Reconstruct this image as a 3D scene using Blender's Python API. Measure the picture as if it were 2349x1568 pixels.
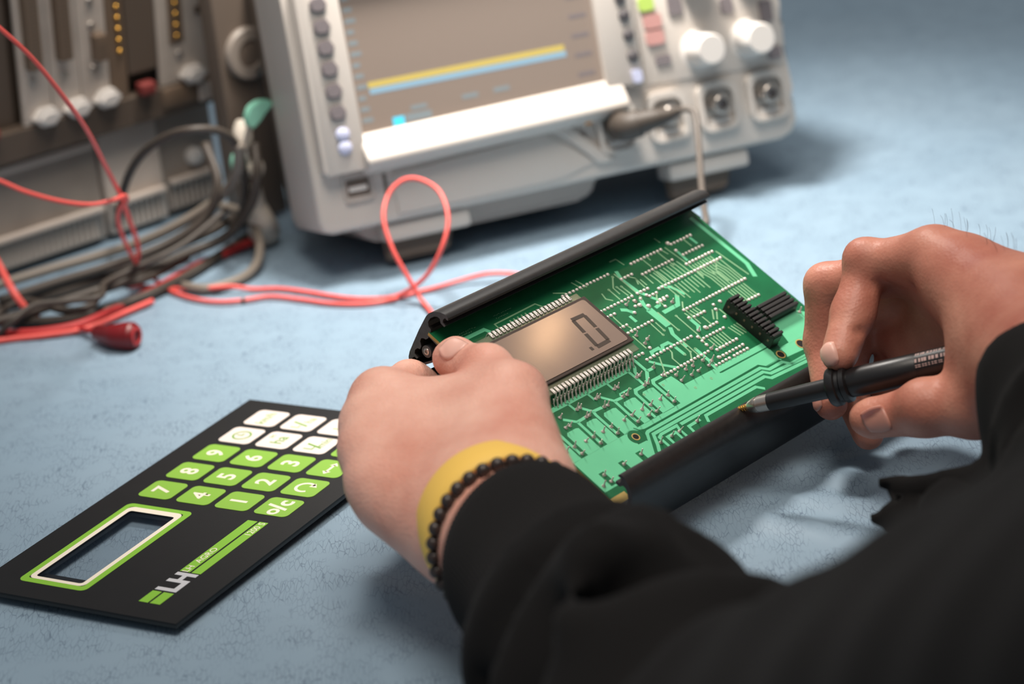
import bpy, bmesh, math, random
import numpy as np
from mathutils import Vector, Matrix

random.seed(7)
S = 0.001                                   # every length below is in millimetres
scene = bpy.context.scene
for o in list(bpy.data.objects):
    bpy.data.objects.remove(o, do_unlink=True)
col = scene.collection

# ------------------------------------------------------------------ camera
cam_data = bpy.data.cameras.new('camera')
cam_data.sensor_width = 36.0
cam_data.lens = 85.0
cam_data.clip_start = 0.02
cam_data.clip_end = 50
cam_data.dof.use_dof = True
cam_data.dof.focus_distance = 1.085
cam_data.dof.aperture_fstop = 6.7
cam = bpy.data.objects.new('camera', cam_data)
col.objects.link(cam)
right = Vector((0.99451996, -0.03719544, -0.09770646))
down = Vector((-0.10454689, -0.35382786, -0.92944919))
fwd = Vector((0.0, 0.93457067, -0.35577754))
m3 = Matrix((right, -down, -fwd)).transposed()
cam.matrix_world = Matrix.Translation((0, 0, 0.46)) @ m3.to_4x4()
scene.camera = cam

# ------------------------------------------------------------------ world and light
world = bpy.data.worlds.new('room')
scene.world = world
world.use_nodes = True
bg = world.node_tree.nodes['Background']
bg.inputs[0].default_value = (0.84, 0.92, 1.0, 1)
bg.inputs[1].default_value = 0.24

def aim(o, p):
    o.rotation_euler = (Vector(p) * S - o.location).to_track_quat('-Z', 'Y').to_euler()

def light(name, kind, loc, target, power, color, **kw):
    d = bpy.data.lights.new(name, kind)
    d.energy = power
    d.color = color
    for k, v in kw.items():
        setattr(d, k, v)
    o = bpy.data.objects.new(name, d)
    col.objects.link(o)
    o.location = Vector(loc) * S
    aim(o, target)
    return o

light('bench_lamp', 'SPOT', (0, 1370, 640), (90, 1330, 0), 42.0, (1.0, 0.94, 0.87),
      spot_size=math.radians(80), spot_blend=1.0, shadow_soft_size=0.06)
light('desk_lamp', 'SPOT', (348, 1354, 590), (20, 1040, 60), 0.3, (1.0, 0.58, 0.30),
      spot_size=math.radians(70), spot_blend=0.8, shadow_soft_size=0.011)
light('fill_light', 'AREA', (60, 560, 1900), (-60, 1200, 0), 28.0, (1.0, 0.90, 0.80), size=0.9)  # added soft fill from above for the rack, sleeves and hands

scene.view_settings.view_transform = 'Standard'
scene.view_settings.look = 'None'
scene.view_settings.gamma = 1.0
scene.view_settings.exposure = 0.0
scene.view_settings.use_curve_mapping = False
scene.cycles.use_denoising = True
scene.cycles.max_bounces = 6

# ------------------------------------------------------------------ materials
def lin(c):
    return tuple(((x / 255) / 12.92 if x / 255 <= 0.04045 else ((x / 255 + 0.055) / 1.055) ** 2.4) for x in c) + (1.0,)

def mat(name, rgb, rough=0.5, metal=0.0, var=0.0, vscale=40, bump=0.0, bscale=300, spec=0.5, emit=0.0,
        trans=0.0, sss=0.0, coat=0.0, sheen=0.0, alpha=1.0, rgb2=None):
    m = bpy.data.materials.new(name)
    m.use_nodes = True
    nt = m.node_tree
    b = nt.nodes['Principled BSDF']
    c = lin(rgb)
    b.inputs['Base Color'].default_value = c
    b.inputs['Roughness'].default_value = rough
    b.inputs['Metallic'].default_value = metal
    b.inputs['Specular IOR Level'].default_value = spec
    b.inputs['Transmission Weight'].default_value = trans
    b.inputs['Coat Weight'].default_value = coat
    b.inputs['Sheen Weight'].default_value = sheen
    b.inputs['Alpha'].default_value = alpha
    if sss:
        b.inputs['Subsurface Weight'].default_value = sss
        b.inputs['Subsurface Radius'].default_value = (1.0, 0.35, 0.2)
        b.inputs['Subsurface Scale'].default_value = 0.003
    if emit:
        b.inputs['Emission Color'].default_value = c
        b.inputs['Emission Strength'].default_value = emit
    tc = nt.nodes.new('ShaderNodeTexCoord')
    if var or rgb2:
        n = nt.nodes.new('ShaderNodeTexNoise')
        n.inputs['Scale'].default_value = vscale
        n.inputs['Detail'].default_value = 5
        nt.links.new(tc.outputs['Object'], n.inputs['Vector'])
        r = nt.nodes.new('ShaderNodeValToRGB')
        r.color_ramp.elements[0].position = 0.3
        r.color_ramp.elements[1].position = 0.7
        if rgb2:
            r.color_ramp.elements[0].color = c
            r.color_ramp.elements[1].color = lin(rgb2)
        else:
            r.color_ramp.elements[0].color = tuple(x * (1 - var) for x in c[:3]) + (1,)
            r.color_ramp.elements[1].color = tuple(min(1, x * (1 + var)) for x in c[:3]) + (1,)
        nt.links.new(n.outputs['Fac'], r.inputs['Fac'])
        nt.links.new(r.outputs['Color'], b.inputs['Base Color'])
    if bump:
        n2 = nt.nodes.new('ShaderNodeTexNoise')
        n2.inputs['Scale'].default_value = bscale
        n2.inputs['Detail'].default_value = 4
        nt.links.new(tc.outputs['Object'], n2.inputs['Vector'])
        bp = nt.nodes.new('ShaderNodeBump')
        bp.inputs['Strength'].default_value = bump
        bp.inputs['Distance'].default_value = 0.0006
        nt.links.new(n2.outputs['Fac'], bp.inputs['Height'])
        nt.links.new(bp.outputs['Normal'], b.inputs['Normal'])
    return m

M = {}
M['anod'] = mat('black_anodised_aluminium', (44, 42, 41), 0.36, 0.25, var=0.12, vscale=300, bump=0.12, bscale=2500)
M['cutend'] = mat('sawn_aluminium_edge', (92, 90, 92), 0.42, 0.5, var=0.15, vscale=500)
M['board'] = mat('green_solder_mask', (22, 98, 60), 0.36, 0, var=0.16, vscale=70, coat=0.06, spec=0.4)
M['copper'] = mat('solder_mask_over_copper', (104, 194, 148), 0.38, 0, var=0.05, vscale=60, coat=0.06, spec=0.4)
M['trace'] = mat('tinned_trace_under_mask', (134, 176, 134), 0.35, 0, var=0.06, vscale=90, coat=0.2)
M['laminate'] = mat('bare_laminate_edge', (176, 150, 84), 0.6, 0, var=0.15, vscale=200)
M['solder'] = mat('solder', (244, 234, 224), 0.3, 0.25, var=0.1, vscale=900)
M['lead'] = mat('tinned_lead', (226, 216, 208), 0.25, 0.5)
M['lcd'] = mat('lcd_reflector', (128, 111, 101), 0.14, 0.0, spec=0.4, var=0.05, vscale=30)
M['lcdedge'] = mat('lcd_border', (58, 46, 40), 0.4)
M['segment'] = mat('lcd_segment', (60, 48, 38), 0.5)
M['ledge'] = mat('lcd_glass_ledge', (120, 128, 106), 0.15, 0, alpha=0.55)
M['blackplastic'] = mat('black_plastic', (24, 23, 23), 0.42, bump=0.08, bscale=900)
M['blackrubber'] = mat('black_rubber', (34, 31, 30), 0.6, bump=0.1, bscale=900)
M['panel'] = mat('black_membrane', (20, 20, 21), 0.5, 0, spec=0.3, bump=0.10, bscale=2200, var=0.08, vscale=120)
M['keygreen'] = mat('green_key_print', (132, 180, 60), 0.5, bump=0.05, bscale=1500)
M['keywhite'] = mat('white_key_print', (226, 213, 204), 0.5, bump=0.05, bscale=1500)
M['printwhite'] = mat('white_print', (236, 226, 208), 0.5)
M['printgreen'] = mat('green_print', (128, 184, 52), 0.5)
M['silverprint'] = mat('silver_print', (206, 208, 212), 0.4, 0.2)
M['windowpane'] = mat('clear_window_film', (40, 56, 74), 0.06, 0, alpha=0.10)
M['bezel'] = mat('warm_grey_plastic', (196, 188, 180), 0.48, bump=0.06, bscale=1200)
M['bezel2'] = mat('warm_grey_plastic_shaded', (176, 166, 158), 0.5)  # darker copy of the bezel plastic, shade put into the colour
M['darkshell'] = mat('dark_grey_plastic', (106, 94, 84), 0.5)
M['ringgrey'] = mat('mid_grey_plastic', (176, 165, 155), 0.42)
M['screen'] = mat('hazed_screen_glass', (140, 126, 116), 0.28, 0, spec=0.6)  # hazy reflected light is put into the glass colour
M['tyellow'] = mat('yellow_trace', (188, 168, 92), 0.4, emit=0.2)
M['tblue'] = mat('blue_trace', (132, 164, 184), 0.4, emit=0.2)
M['tcyan'] = mat('cyan_box', (70, 190, 220), 0.4, emit=0.5)
M['tgrey'] = mat('grey_screen_text', (128, 138, 142), 0.4, emit=0.1)
M['knob'] = mat('light_grey_knob', (214, 208, 202), 0.4)
M['btngrey'] = mat('grey_button', (120, 112, 114), 0.5)
M['btnblue'] = mat('pale_blue_button', (196, 200, 226), 0.5)
M['btndark'] = mat('dark_button', (84, 80, 82), 0.5)
M['btngreen'] = mat('green_lit_button', (170, 196, 96), 0.4, emit=0.2)
M['btnred'] = mat('red_lit_button', (188, 140, 134), 0.4, emit=0.12)
M['orange'] = mat('orange_mark', (226, 150, 50), 0.5)
M['steel'] = mat('plated_steel', (190, 182, 174), 0.28, 0.9)
M['redwire'] = mat('red_silicone_wire', (234, 94, 86), 0.45, coat=0.05)
M['redcable'] = mat('dark_red_cable', (178, 44, 44), 0.5)
M['redboot'] = mat('dark_red_boot', (112, 14, 20), 0.38)
M['blackcable'] = mat('dark_cable', (66, 58, 51), 0.55)  # dark cable, rack and case colours are lifted to take in haze
M['greycable'] = mat('grey_cable', (124, 115, 105), 0.5)
M['rackgrey'] = mat('rack_faceplate', (190, 178, 167), 0.42, 0.1, var=0.06, vscale=60)
M['rackdark'] = mat('rack_interior', (90, 77, 66), 0.6)
M['rackbrown'] = mat('connector_brown', (110, 92, 76), 0.5)
M['gold'] = mat('gold_contact', (230, 176, 84), 0.22, 1.0)
M['latch'] = mat('pale_latch', (210, 204, 198), 0.45)
M['psu'] = mat('psu_grey', (146, 136, 127), 0.5, var=0.05, vscale=30)
M['psulight'] = mat('psu_light', (186, 174, 164), 0.45)
M['teal'] = mat('teal_plastic', (136, 196, 174), 0.45)
M['cream'] = mat('cream_plastic', (206, 196, 182), 0.5)
M['yellowband'] = mat('yellow_band', (252, 206, 98), 0.6, bump=0.15, bscale=1500)
M['bead'] = mat('dark_wood_bead', (52, 42, 38), 0.32)
M['cloth'] = mat('black_sweat_fabric', (24, 23, 23), 0.95, sheen=0.02, bump=0.3, bscale=1600, spec=0.15)
M['rib'] = mat('black_ribbed_cuff', (30, 29, 29), 0.95, sheen=0.02, bump=0.3, bscale=1600, spec=0.15)
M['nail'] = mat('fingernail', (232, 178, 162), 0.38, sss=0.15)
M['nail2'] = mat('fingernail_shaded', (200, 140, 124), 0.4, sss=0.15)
M['probe'] = mat('probe_black', (26, 25, 26), 0.36, bump=0.03, bscale=900)
M['goldtip'] = mat('gilded_tip', (222, 178, 110), 0.25, 0.9)
M['void'] = mat('hole_shade', (10, 9, 8), 0.9)
M['redlever'] = mat('faded_red_lever', (126, 52, 48), 0.6)
M['legendgreen'] = mat('dark_green_legend', (100, 152, 44), 0.5)
M['probecable'] = mat('dark_grey_probe_cable', (92, 84, 77), 0.5)
M['ringdull'] = mat('dull_grey_ring', (146, 136, 127), 0.4)
M['wood'] = mat('bench_wood', (120, 100, 80), 0.6, var=0.2, vscale=12)
M['labelgrey'] = mat('faded_label', (176, 150, 144), 0.5)

def skin_mat(name, rgb, rgb2, bstr):
    m = mat(name, rgb, 0.46, sss=0.22, rgb2=rgb2, vscale=38, spec=0.4)
    nt = m.node_tree
    b = nt.nodes['Principled BSDF']
    tc = [n for n in nt.nodes if n.type == 'TEX_COORD'][0]
    v = nt.nodes.new('ShaderNodeTexVoronoi')
    v.inputs['Scale'].default_value = 700
    n = nt.nodes.new('ShaderNodeTexNoise')
    n.inputs['Scale'].default_value = 160
    n.inputs['Detail'].default_value = 6
    nt.links.new(tc.outputs['Object'], v.inputs['Vector'])
    nt.links.new(tc.outputs['Object'], n.inputs['Vector'])
    a = nt.nodes.new('ShaderNodeMath')
    a.operation = 'MULTIPLY_ADD'
    a.inputs[1].default_value = 0.35
    nt.links.new(v.outputs['Distance'], a.inputs[0])
    nt.links.new(n.outputs['Fac'], a.inputs[2])
    bp = nt.nodes.new('ShaderNodeBump')
    bp.inputs['Strength'].default_value = bstr
    bp.inputs['Distance'].default_value = 0.001
    nt.links.new(a.outputs[0], bp.inputs['Height'])
    nt.links.new(bp.outputs['Normal'], b.inputs['Normal'])
    return m
M['skin'] = skin_mat('skin_lit', (240, 188, 168), (218, 152, 132), 0.45)  # left hand: brighter light put into the skin colour
M['skin2'] = skin_mat('skin_shaded', (205, 143, 121), (172, 101, 83), 0.28)  # right hand: same skin, its shade put into the colour

def mat_mat():
    m = mat('blue_vinyl', (130, 150, 167), 0.52, spec=0.3)
    nt = m.node_tree
    b = nt.nodes['Principled BSDF']
    tc = [n for n in nt.nodes if n.type == 'TEX_COORD'][0]
    mp = nt.nodes.new('ShaderNodeMapping')
    mp.inputs['Rotation'].default_value = (0, 0, 0.25)
    mp.inputs['Scale'].default_value = (560, 120, 560)
    nt.links.new(tc.outputs['Object'], mp.inputs['Vector'])
    dn = nt.nodes.new('ShaderNodeTexNoise')
    dn.inputs['Scale'].default_value = 40
    nt.links.new(tc.outputs['Object'], dn.inputs['Vector'])
    mx = nt.nodes.new('ShaderNodeVectorMath')
    mx.operation = 'MULTIPLY_ADD'
    mx.inputs[1].default_value = (2.2, 1.2, 2.2)
    nt.links.new(dn.outputs['Color'], mx.inputs[0])
    nt.links.new(mp.outputs['Vector'], mx.inputs[2])
    vo = nt.nodes.new('ShaderNodeTexVoronoi')
    vo.feature = 'DISTANCE_TO_EDGE'
    vo.inputs['Scale'].default_value = 1.0
    nt.links.new(mx.outputs['Vector'], vo.inputs['Vector'])
    cr = nt.nodes.new('ShaderNodeValToRGB')
    cr.color_ramp.elements[0].position = 0.0
    cr.color_ramp.elements[0].color = (0, 0, 0, 1)
    cr.color_ramp.elements[1].position = 0.055
    cr.color_ramp.elements[1].color = (1, 1, 1, 1)
    nt.links.new(vo.outputs['Distance'], cr.inputs['Fac'])
    # cracks come and go over the cloth
    pn = nt.nodes.new('ShaderNodeTexNoise')
    pn.inputs['Scale'].default_value = 60
    pn.inputs['Detail'].default_value = 3
    nt.links.new(tc.outputs['Object'], pn.inputs['Vector'])
    pr = nt.nodes.new('ShaderNodeValToRGB')
    pr.color_ramp.elements[0].position = 0.36
    pr.color_ramp.elements[1].position = 0.60
    nt.links.new(pn.outputs['Fac'], pr.inputs['Fac'])
    mm = nt.nodes.new('ShaderNodeMath')
    mm.operation = 'MAXIMUM'
    nt.links.new(cr.outputs['Color'], mm.inputs[0])
    nt.links.new(pr.outputs['Color'], mm.inputs[1])
    ln = nt.nodes.new('ShaderNodeTexNoise')
    ln.inputs['Scale'].default_value = 9
    ln.inputs['Detail'].default_value = 6
    nt.links.new(tc.outputs['Object'], ln.inputs['Vector'])
    lr = nt.nodes.new('ShaderNodeValToRGB')
    lr.color_ramp.elements[0].position = 0.3
    lr.color_ramp.elements[0].color = lin((127, 149, 166))
    lr.color_ramp.elements[1].position = 0.7
    lr.color_ramp.elements[1].color = lin((134, 155, 171))
    nt.links.new(ln.outputs['Fac'], lr.inputs['Fac'])
    mc = nt.nodes.new('ShaderNodeMix')
    mc.data_type = 'RGBA'
    mc.inputs['A'].default_value = lin((92, 110, 128))
    nt.links.new(mm.outputs[0], mc.inputs['Factor'])
    nt.links.new(lr.outputs['Color'], mc.inputs['B'])
    nt.links.new(mc.outputs['Result'], b.inputs['Base Color'])
    bp = nt.nodes.new('ShaderNodeBump')
    bp.inputs['Strength'].default_value = 0.3
    bp.inputs['Distance'].default_value = 0.0004
    nt.links.new(mm.outputs[0], bp.inputs['Height'])
    nt.links.new(bp.outputs['Normal'], b.inputs['Normal'])
    return m
M['mat'] = mat_mat()

# ------------------------------------------------------------------ helpers
def tag(o, label=None, cat=None, group=None, kind=None):
    if label: o['label'] = label
    if cat: o['category'] = cat
    if group: o['group'] = group
    if kind: o['kind'] = kind
    return o

def empty(name, loc=(0, 0, 0), mtx=None):
    o = bpy.data.objects.new(name, None)
    o.empty_display_size = 0.02
    col.objects.link(o)
    if mtx is not None:
        o.matrix_world = mtx
    else:
        o.location = Vector(loc) * S
    return o

def frame(origin, ux, uy):
    ux = Vector(ux).normalized()
    uy = Vector(uy)
    uz = ux.cross(uy).normalized()
    uy = uz.cross(ux)
    m = Matrix((ux, uy, uz)).transposed().to_4x4()
    return Matrix.Translation(Vector(origin) * S) @ m

def link_mesh(name, me, m, parent=None, smooth=False):
    if smooth:
        for p in me.polygons:
            p.use_smooth = True
    for x in (m if isinstance(m, (list, tuple)) else [m]):
        me.materials.append(x)
    o = bpy.data.objects.new(name, me)
    col.objects.link(o)
    if parent is not None:
        o.parent = parent
    return o

def from_py(name, verts, faces, m, parent=None, smooth=False):
    me = bpy.data.meshes.new(name)
    me.from_pydata([tuple(x * S for x in v) for v in verts], [], faces)
    me.update()
    return link_mesh(name, me, m, parent, smooth)

def from_bm(name, bm, m, parent=None, smooth=False, auto=None):
    bmesh.ops.recalc_face_normals(bm, faces=bm.faces)
    me = bpy.data.meshes.new(name)
    bm.to_mesh(me)
    bm.free()
    me.transform(Matrix.Scale(S, 4))
    if auto is not None:
        me.shade_smooth() if hasattr(me, 'shade_smooth') else None
        try:
            me.set_sharp_from_angle(angle=math.radians(auto))
        except Exception:
            pass
    return link_mesh(name, me, m, parent, smooth)

def dup(o, parent=None, loc=None):
    c = o.copy()
    col.objects.link(c)
    if parent is not None: c.parent = parent
    if loc is not None: c.location = Vector(loc) * S
    return c

def box(bm, x0, x1, y0, y1, z0, z1, bev=0.0, seg=2):
    r = bmesh.ops.create_cube(bm, size=1)
    vs = r['verts']
    for v in vs:
        v.co = Vector(((x0 + x1) / 2 + v.co.x * (x1 - x0), (y0 + y1) / 2 + v.co.y * (y1 - y0), (z0 + z1) / 2 + v.co.z * (z1 - z0)))
    if bev:
        es = list({e for v in vs for e in v.link_edges})
        bmesh.ops.bevel(bm, geom=es, offset=bev, segments=seg, affect='EDGES', profile=0.5)
    return bm

def nb(): return bmesh.new()

def cyl(bm, p0, p1, r0, r1=None, n=20, caps=True):
    p0 = Vector(p0); p1 = Vector(p1)
    r1 = r0 if r1 is None else r1
    d = (p1 - p0)
    q = d.to_track_quat('Z', 'Y').to_matrix()
    A, B = [], []
    for i in range(n):
        t = 2 * math.pi * i / n
        e = q @ Vector((math.cos(t), math.sin(t), 0))
        A.append(bm.verts.new(p0 + e * r0))
        B.append(bm.verts.new(p1 + e * r1))
    for i in range(n):
        j = (i + 1) % n
        bm.faces.new((A[i], A[j], B[j], B[i]))
    if caps:
        bm.faces.new(A[::-1]); bm.faces.new(B)
    return bm

def lathe(bm, p0, axis, prof, n=28, mod=None):
    """prof: list of (distance along axis, radius)"""
    p0 = Vector(p0); ax = Vector(axis).normalized()
    q = ax.to_track_quat('Z', 'Y').to_matrix()
    rings = []
    for (h, r) in prof:
        ring = []
        for i in range(n):
            t = 2 * math.pi * i / n
            rr = max(r * (mod(t, h) if mod else 1), 0.001)
            ring.append(bm.verts.new(p0 + ax * h + q @ Vector((math.cos(t) * rr, math.sin(t) * rr, 0))))
        rings.append(ring)
    for a, b in zip(rings, rings[1:]):
        for i in range(n):
            j = (i + 1) % n
            bm.faces.new((a[i], a[j], b[j], b[i]))
    bm.faces.new(rings[0][::-1]); bm.faces.new(rings[-1])
    return bm

def spline(pts, k=8):
    P = [Vector(p) for p in pts]
    P = [P[0] * 2 - P[1]] + P + [P[-1] * 2 - P[-2]]
    out = []
    for i in range(1, len(P) - 2):
        a, b, c, d = P[i - 1:i + 3]
        for s in range(k):
            t = s / k
            out.append(0.5 * ((2 * b) + (c - a) * t + (2 * a - 5 * b + 4 * c - d) * t * t + (3 * b - a - 3 * c + d) * t ** 3))
    out.append(P[-2])
    return out

def tube(bm, pts, r, n=10, k=8):
    """r: radius or function of t in 0..1"""
    C = spline(pts, k) if k > 1 else [Vector(p) for p in pts]
    rings = []
    up = Vector((0.13, 0.27, 1)).normalized()
    prev = None
    for i, p in enumerate(C):
        a = C[max(i - 1, 0)]; b = C[min(i + 1, len(C) - 1)]
        t = (b - a)
        if t.length < 1e-6: t = Vector((0, 0, 1))
        t.normalize()
        x = (prev - t * prev.dot(t)) if prev is not None else t.cross(up)
        if x.length < 1e-6: x = t.orthogonal()
        x.normalize(); prev = x
        y = t.cross(x)
        rr = r(i / (len(C) - 1)) if callable(r) else r
        rings.append([bm.verts.new(p + (x * math.cos(2 * math.pi * j / n) + y * math.sin(2 * math.pi * j / n)) * rr) for j in range(n)])
    for a, b in zip(rings, rings[1:]):
        for i in range(n):
            j = (i + 1) % n
            bm.faces.new((a[i], a[j], b[j], b[i]))
    bm.faces.new(rings[0][::-1]); bm.faces.new(rings[-1])
    return bm

def prism(bm, poly, z0, z1):
    lo = [bm.verts.new((x, y, z0)) for x, y in poly]
    hi = [bm.verts.new((x, y, z1)) for x, y in poly]
    n = len(poly)
    for i in range(n):
        j = (i + 1) % n
        bm.faces.new((lo[i], lo[j], hi[j], hi[i]))
    bm.faces.new(lo[::-1]); bm.faces.new(hi)
    return bm

def rrect(cx, cy, w, h, r, k=5):
    out = []
    for sx, sy, a0 in ((1, 1, 0), (-1, 1, 90), (-1, -1, 180), (1, -1, 270)):
        for i in range(k + 1):
            a = math.radians(a0 + 90 * i / k)
            out.append((cx + sx * (w / 2 - r) + r * math.cos(a), cy + sy * (h / 2 - r) + r * math.sin(a)))
    return out

def ring_prism(bm, outer, inner, z0, z1):
    n = len(outer)
    vo = [[bm.verts.new((x, y, z)) for x, y in outer] for z in (z0, z1)]
    vi = [[bm.verts.new((x, y, z)) for x, y in inner] for z in (z0, z1)]
    for i in range(n):
        j = (i + 1) % n
        bm.faces.new((vo[0][i], vo[0][j], vo[1][j], vo[1][i]))
        bm.faces.new((vi[0][j], vi[0][i], vi[1][i], vi[1][j]))
        bm.faces.new((vo[1][i], vo[1][j], vi[1][j], vi[1][i]))
        bm.faces.new((vo[0][j], vo[0][i], vi[0][i], vi[0][j]))
    return bm

def text_obj(name, body, size, m, parent, org, xdir, ydir, z, ext=0.06, bold=0.0, sx=1.0, align='CENTER'):
    """flat lettering: org is the text centre in the parent's millimetres"""
    cu = bpy.data.curves.new(name, 'FONT')
    cu.body = body
    cu.size = 1.0
    cu.align_x = align
    cu.align_y = 'CENTER'
    cu.offset = bold
    cu.resolution_u = 3
    t = bpy.data.objects.new(name, cu)
    col.objects.link(t)
    dg = bpy.context.evaluated_depsgraph_get()
    me = bpy.data.meshes.new_from_object(t.evaluated_get(dg))
    bpy.data.objects.remove(t, do_unlink=True)
    me.materials.clear()
    X = Vector((xdir[0], xdir[1], 0)) * size * sx
    Y = Vector((ydir[0], ydir[1], 0)) * size
    for v in me.vertices:
        p = Vector((org[0], org[1], z)) + X * v.co.x + Y * v.co.y
        v.co = p * S
    me.name = name
    return link_mesh(name, me, m, parent)

def ribbon(bm, pts, w, z0, z1):
    P = [Vector((p[0], p[1])) for p in pts]
    L, Rr = [], []
    for i, p in enumerate(P):
        d0 = (P[i] - P[i - 1]).normalized() if i > 0 else None
        d1 = (P[i + 1] - P[i]).normalized() if i < len(P) - 1 else None
        if d0 is None: n = Vector((-d1.y, d1.x)); s = 1
        elif d1 is None: n = Vector((-d0.y, d0.x)); s = 1
        else:
            n0 = Vector((-d0.y, d0.x)); n1 = Vector((-d1.y, d1.x))
            n = (n0 + n1)
            if n.length < 1e-4: n = n0
            n.normalize()
            s = 1 / max(0.5, n.dot(n0))
        L.append(p + n * w / 2 * s); Rr.append(p - n * w / 2 * s)
    A = [bm.verts.new((p.x, p.y, z1)) for p in L]; B = [bm.verts.new((p.x, p.y, z1)) for p in Rr]
    A0 = [bm.verts.new((p.x, p.y, z0)) for p in L]; B0 = [bm.verts.new((p.x, p.y, z0)) for p in Rr]
    for i in range(len(P) - 1):
        bm.faces.new((A[i], B[i], B[i + 1], A[i + 1]))
        bm.faces.new((A0[i], A[i], A[i + 1], A0[i + 1]))
        bm.faces.new((B[i], B0[i], B0[i + 1], B[i + 1]))
    bm.faces.new((A0[0], B0[0], B[0], A[0])); bm.faces.new((B0[-1], A0[-1], A[-1], B[-1]))

# ------------------------------------------------------------------ implicit surfaces for hands and cloth
def seg_d(P, a, b, ra, rb):
    a = np.array(a, float); b = np.array(b, float)
    ba = b - a
    t = np.clip(((P - a) @ ba) / (ba @ ba), 0, 1)
    d = np.linalg.norm(P - a - t[..., None] * ba, axis=-1)
    return d - (ra + (rb - ra) * t)

def smin(a, b, k):
    if k <= 0: return np.minimum(a, b)
    h = np.clip(0.5 + 0.5 * (b - a) / k, 0, 1)
    return b + (a - b) * h - k * h * (1 - h)

def surface_net(fn, lo, hi, h, smooth=2):
    lo = np.array(lo, float); hi = np.array(hi, float)
    n = np.ceil((hi - lo) / h).astype(int) + 1
    xs = [lo[i] + h * np.arange(n[i]) for i in range(3)]
    F = np.empty(n)
    yy, zz = np.meshgrid(xs[1], xs[2], indexing='ij')
    step = max(1, int(400000 / (n[1] * n[2])))
    for i in range(0, n[0], step):
        xx = xs[0][i:i + step]
        P = np.empty((len(xx), n[1], n[2], 3))
        P[..., 0] = xx[:, None, None]; P[..., 1] = yy; P[..., 2] = zz
        F[i:i + step] = fn(P)
    inside = F < 0
    c = np.zeros(n - 1, int)
    for dx in (0, 1):
        for dy in (0, 1):
            for dz in (0, 1):
                c += inside[dx:n[0] - 1 + dx, dy:n[1] - 1 + dy, dz:n[2] - 1 + dz]
    act = (c > 0) & (c < 8)
    idx = -np.ones(n - 1, int)
    cells = np.argwhere(act)
    idx[act] = np.arange(len(cells))
    acc = np.zeros((len(cells), 3)); cnt = np.zeros(len(cells))
    corners = [(0, 0, 0), (1, 0, 0), (0, 1, 0), (1, 1, 0), (0, 0, 1), (1, 0, 1), (0, 1, 1), (1, 1, 1)]
    for i in range(8):
        for j in range(i + 1, 8):
            a = np.array(corners[i]); b = np.array(corners[j])
            if np.abs(a - b).sum() != 1: continue
            fa = F[tuple((cells + a).T)]; fb = F[tuple((cells + b).T)]
            m = (fa < 0) != (fb < 0)
            t = np.where(m, fa / np.where(m, fa - fb, 1), 0)
            acc[m] += (a + t[:, None] * (b - a))[m]
            cnt[m] += 1
    V = lo + h * (cells + acc / cnt[:, None])
    quads = []
    for ax in range(3):
        o1, o2 = [(1, 2), (2, 0), (0, 1)][ax]
        sl0 = [slice(None)] * 3; sl1 = [slice(None)] * 3
        sl0[ax] = slice(0, n[ax] - 1); sl1[ax] = slice(1, n[ax])
        A = inside[tuple(sl0)]; B = inside[tuple(sl1)]
        e = np.argwhere(A != B)
        flip = A[tuple(e.T)]
        ok = (e[:, o1] > 0) & (e[:, o2] > 0) & (e[:, o1] < n[o1] - 1) & (e[:, o2] < n[o2] - 1)
        e = e[ok]; flip = flip[ok]
        def g(d1, d2):
            q = e.copy(); q[:, o1] -= d1; q[:, o2] -= d2
            return idx[tuple(q.T)]
        Q = np.stack([g(1, 1), g(0, 1), g(0, 0), g(1, 0)], 1)
        Q[~flip] = Q[~flip][:, ::-1]
        quads.append(Q)
    Q = np.concatenate(quads)
    Q = Q[(Q >= 0).all(1)]
    for _ in range(smooth):
        s = np.zeros_like(V); w = np.zeros(len(V))
        for i in range(4):
            a = Q[:, i]; b = Q[:, (i + 1) % 4]
            np.add.at(s, a, V[b]); np.add.at(w, a, 1)
            np.add.at(s, b, V[a]); np.add.at(w, b, 1)
        w[w == 0] = 1
        V = V * 0.5 + 0.5 * s / w[:, None]
    return V, Q

def np_mesh(name, V, Q, m, parent=None):
    me = bpy.data.meshes.new(name)
    me.vertices.add(len(V)); me.vertices.foreach_set('co', (V * S).astype(np.float32).ravel())
    me.loops.add(Q.size); me.loops.foreach_set('vertex_index', Q.astype(np.int32).ravel())
    me.polygons.add(len(Q)); me.polygons.foreach_set('loop_start', np.arange(0, Q.size, 4, dtype=np.int32))
    me.update(calc_edges=True)
    me.validate()
    return link_mesh(name, me, m, parent, True)

# ------------------------------------------------------------------ bench and blue work mat
F2 = Vector((-0.62, 0.785)).normalized()          # the worker's facing direction
R2 = Vector((F2.y, -F2.x))
E0 = Vector((215, 640))
def benchpt(a, b, z): return (E0.x + R2.x * a + F2.x * b, E0.y + R2.y * a + F2.y * b, z)

bench_m = frame((E0.x, E0.y, 0), (R2.x, R2.y, 0), (F2.x, F2.y, 0))
bench = empty('workbench', mtx=bench_m)
tag(bench, 'wooden workbench carrying the blue mat and all the electronics', 'workbench')
bm = box(nb(), -1300, 1100, -20, 1800, -42, -3.2, 4)
from_bm('bench_top', bm, M['wood'], bench)
for sx in (-1240, 1040):
    for sy in (50, 1730):
        from_bm('leg', box(nb(), sx - 30, sx + 30, sy - 30, sy + 30, -750, -42, 3), M['wood'], bench)

fl = from_bm('floor', box(nb(), -3000, 3000, -3000, 3500, -760, -750), mat('grey_floor', (110, 108, 104), 0.7, var=0.1, vscale=3))
fl['kind'] = 'structure'

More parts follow.
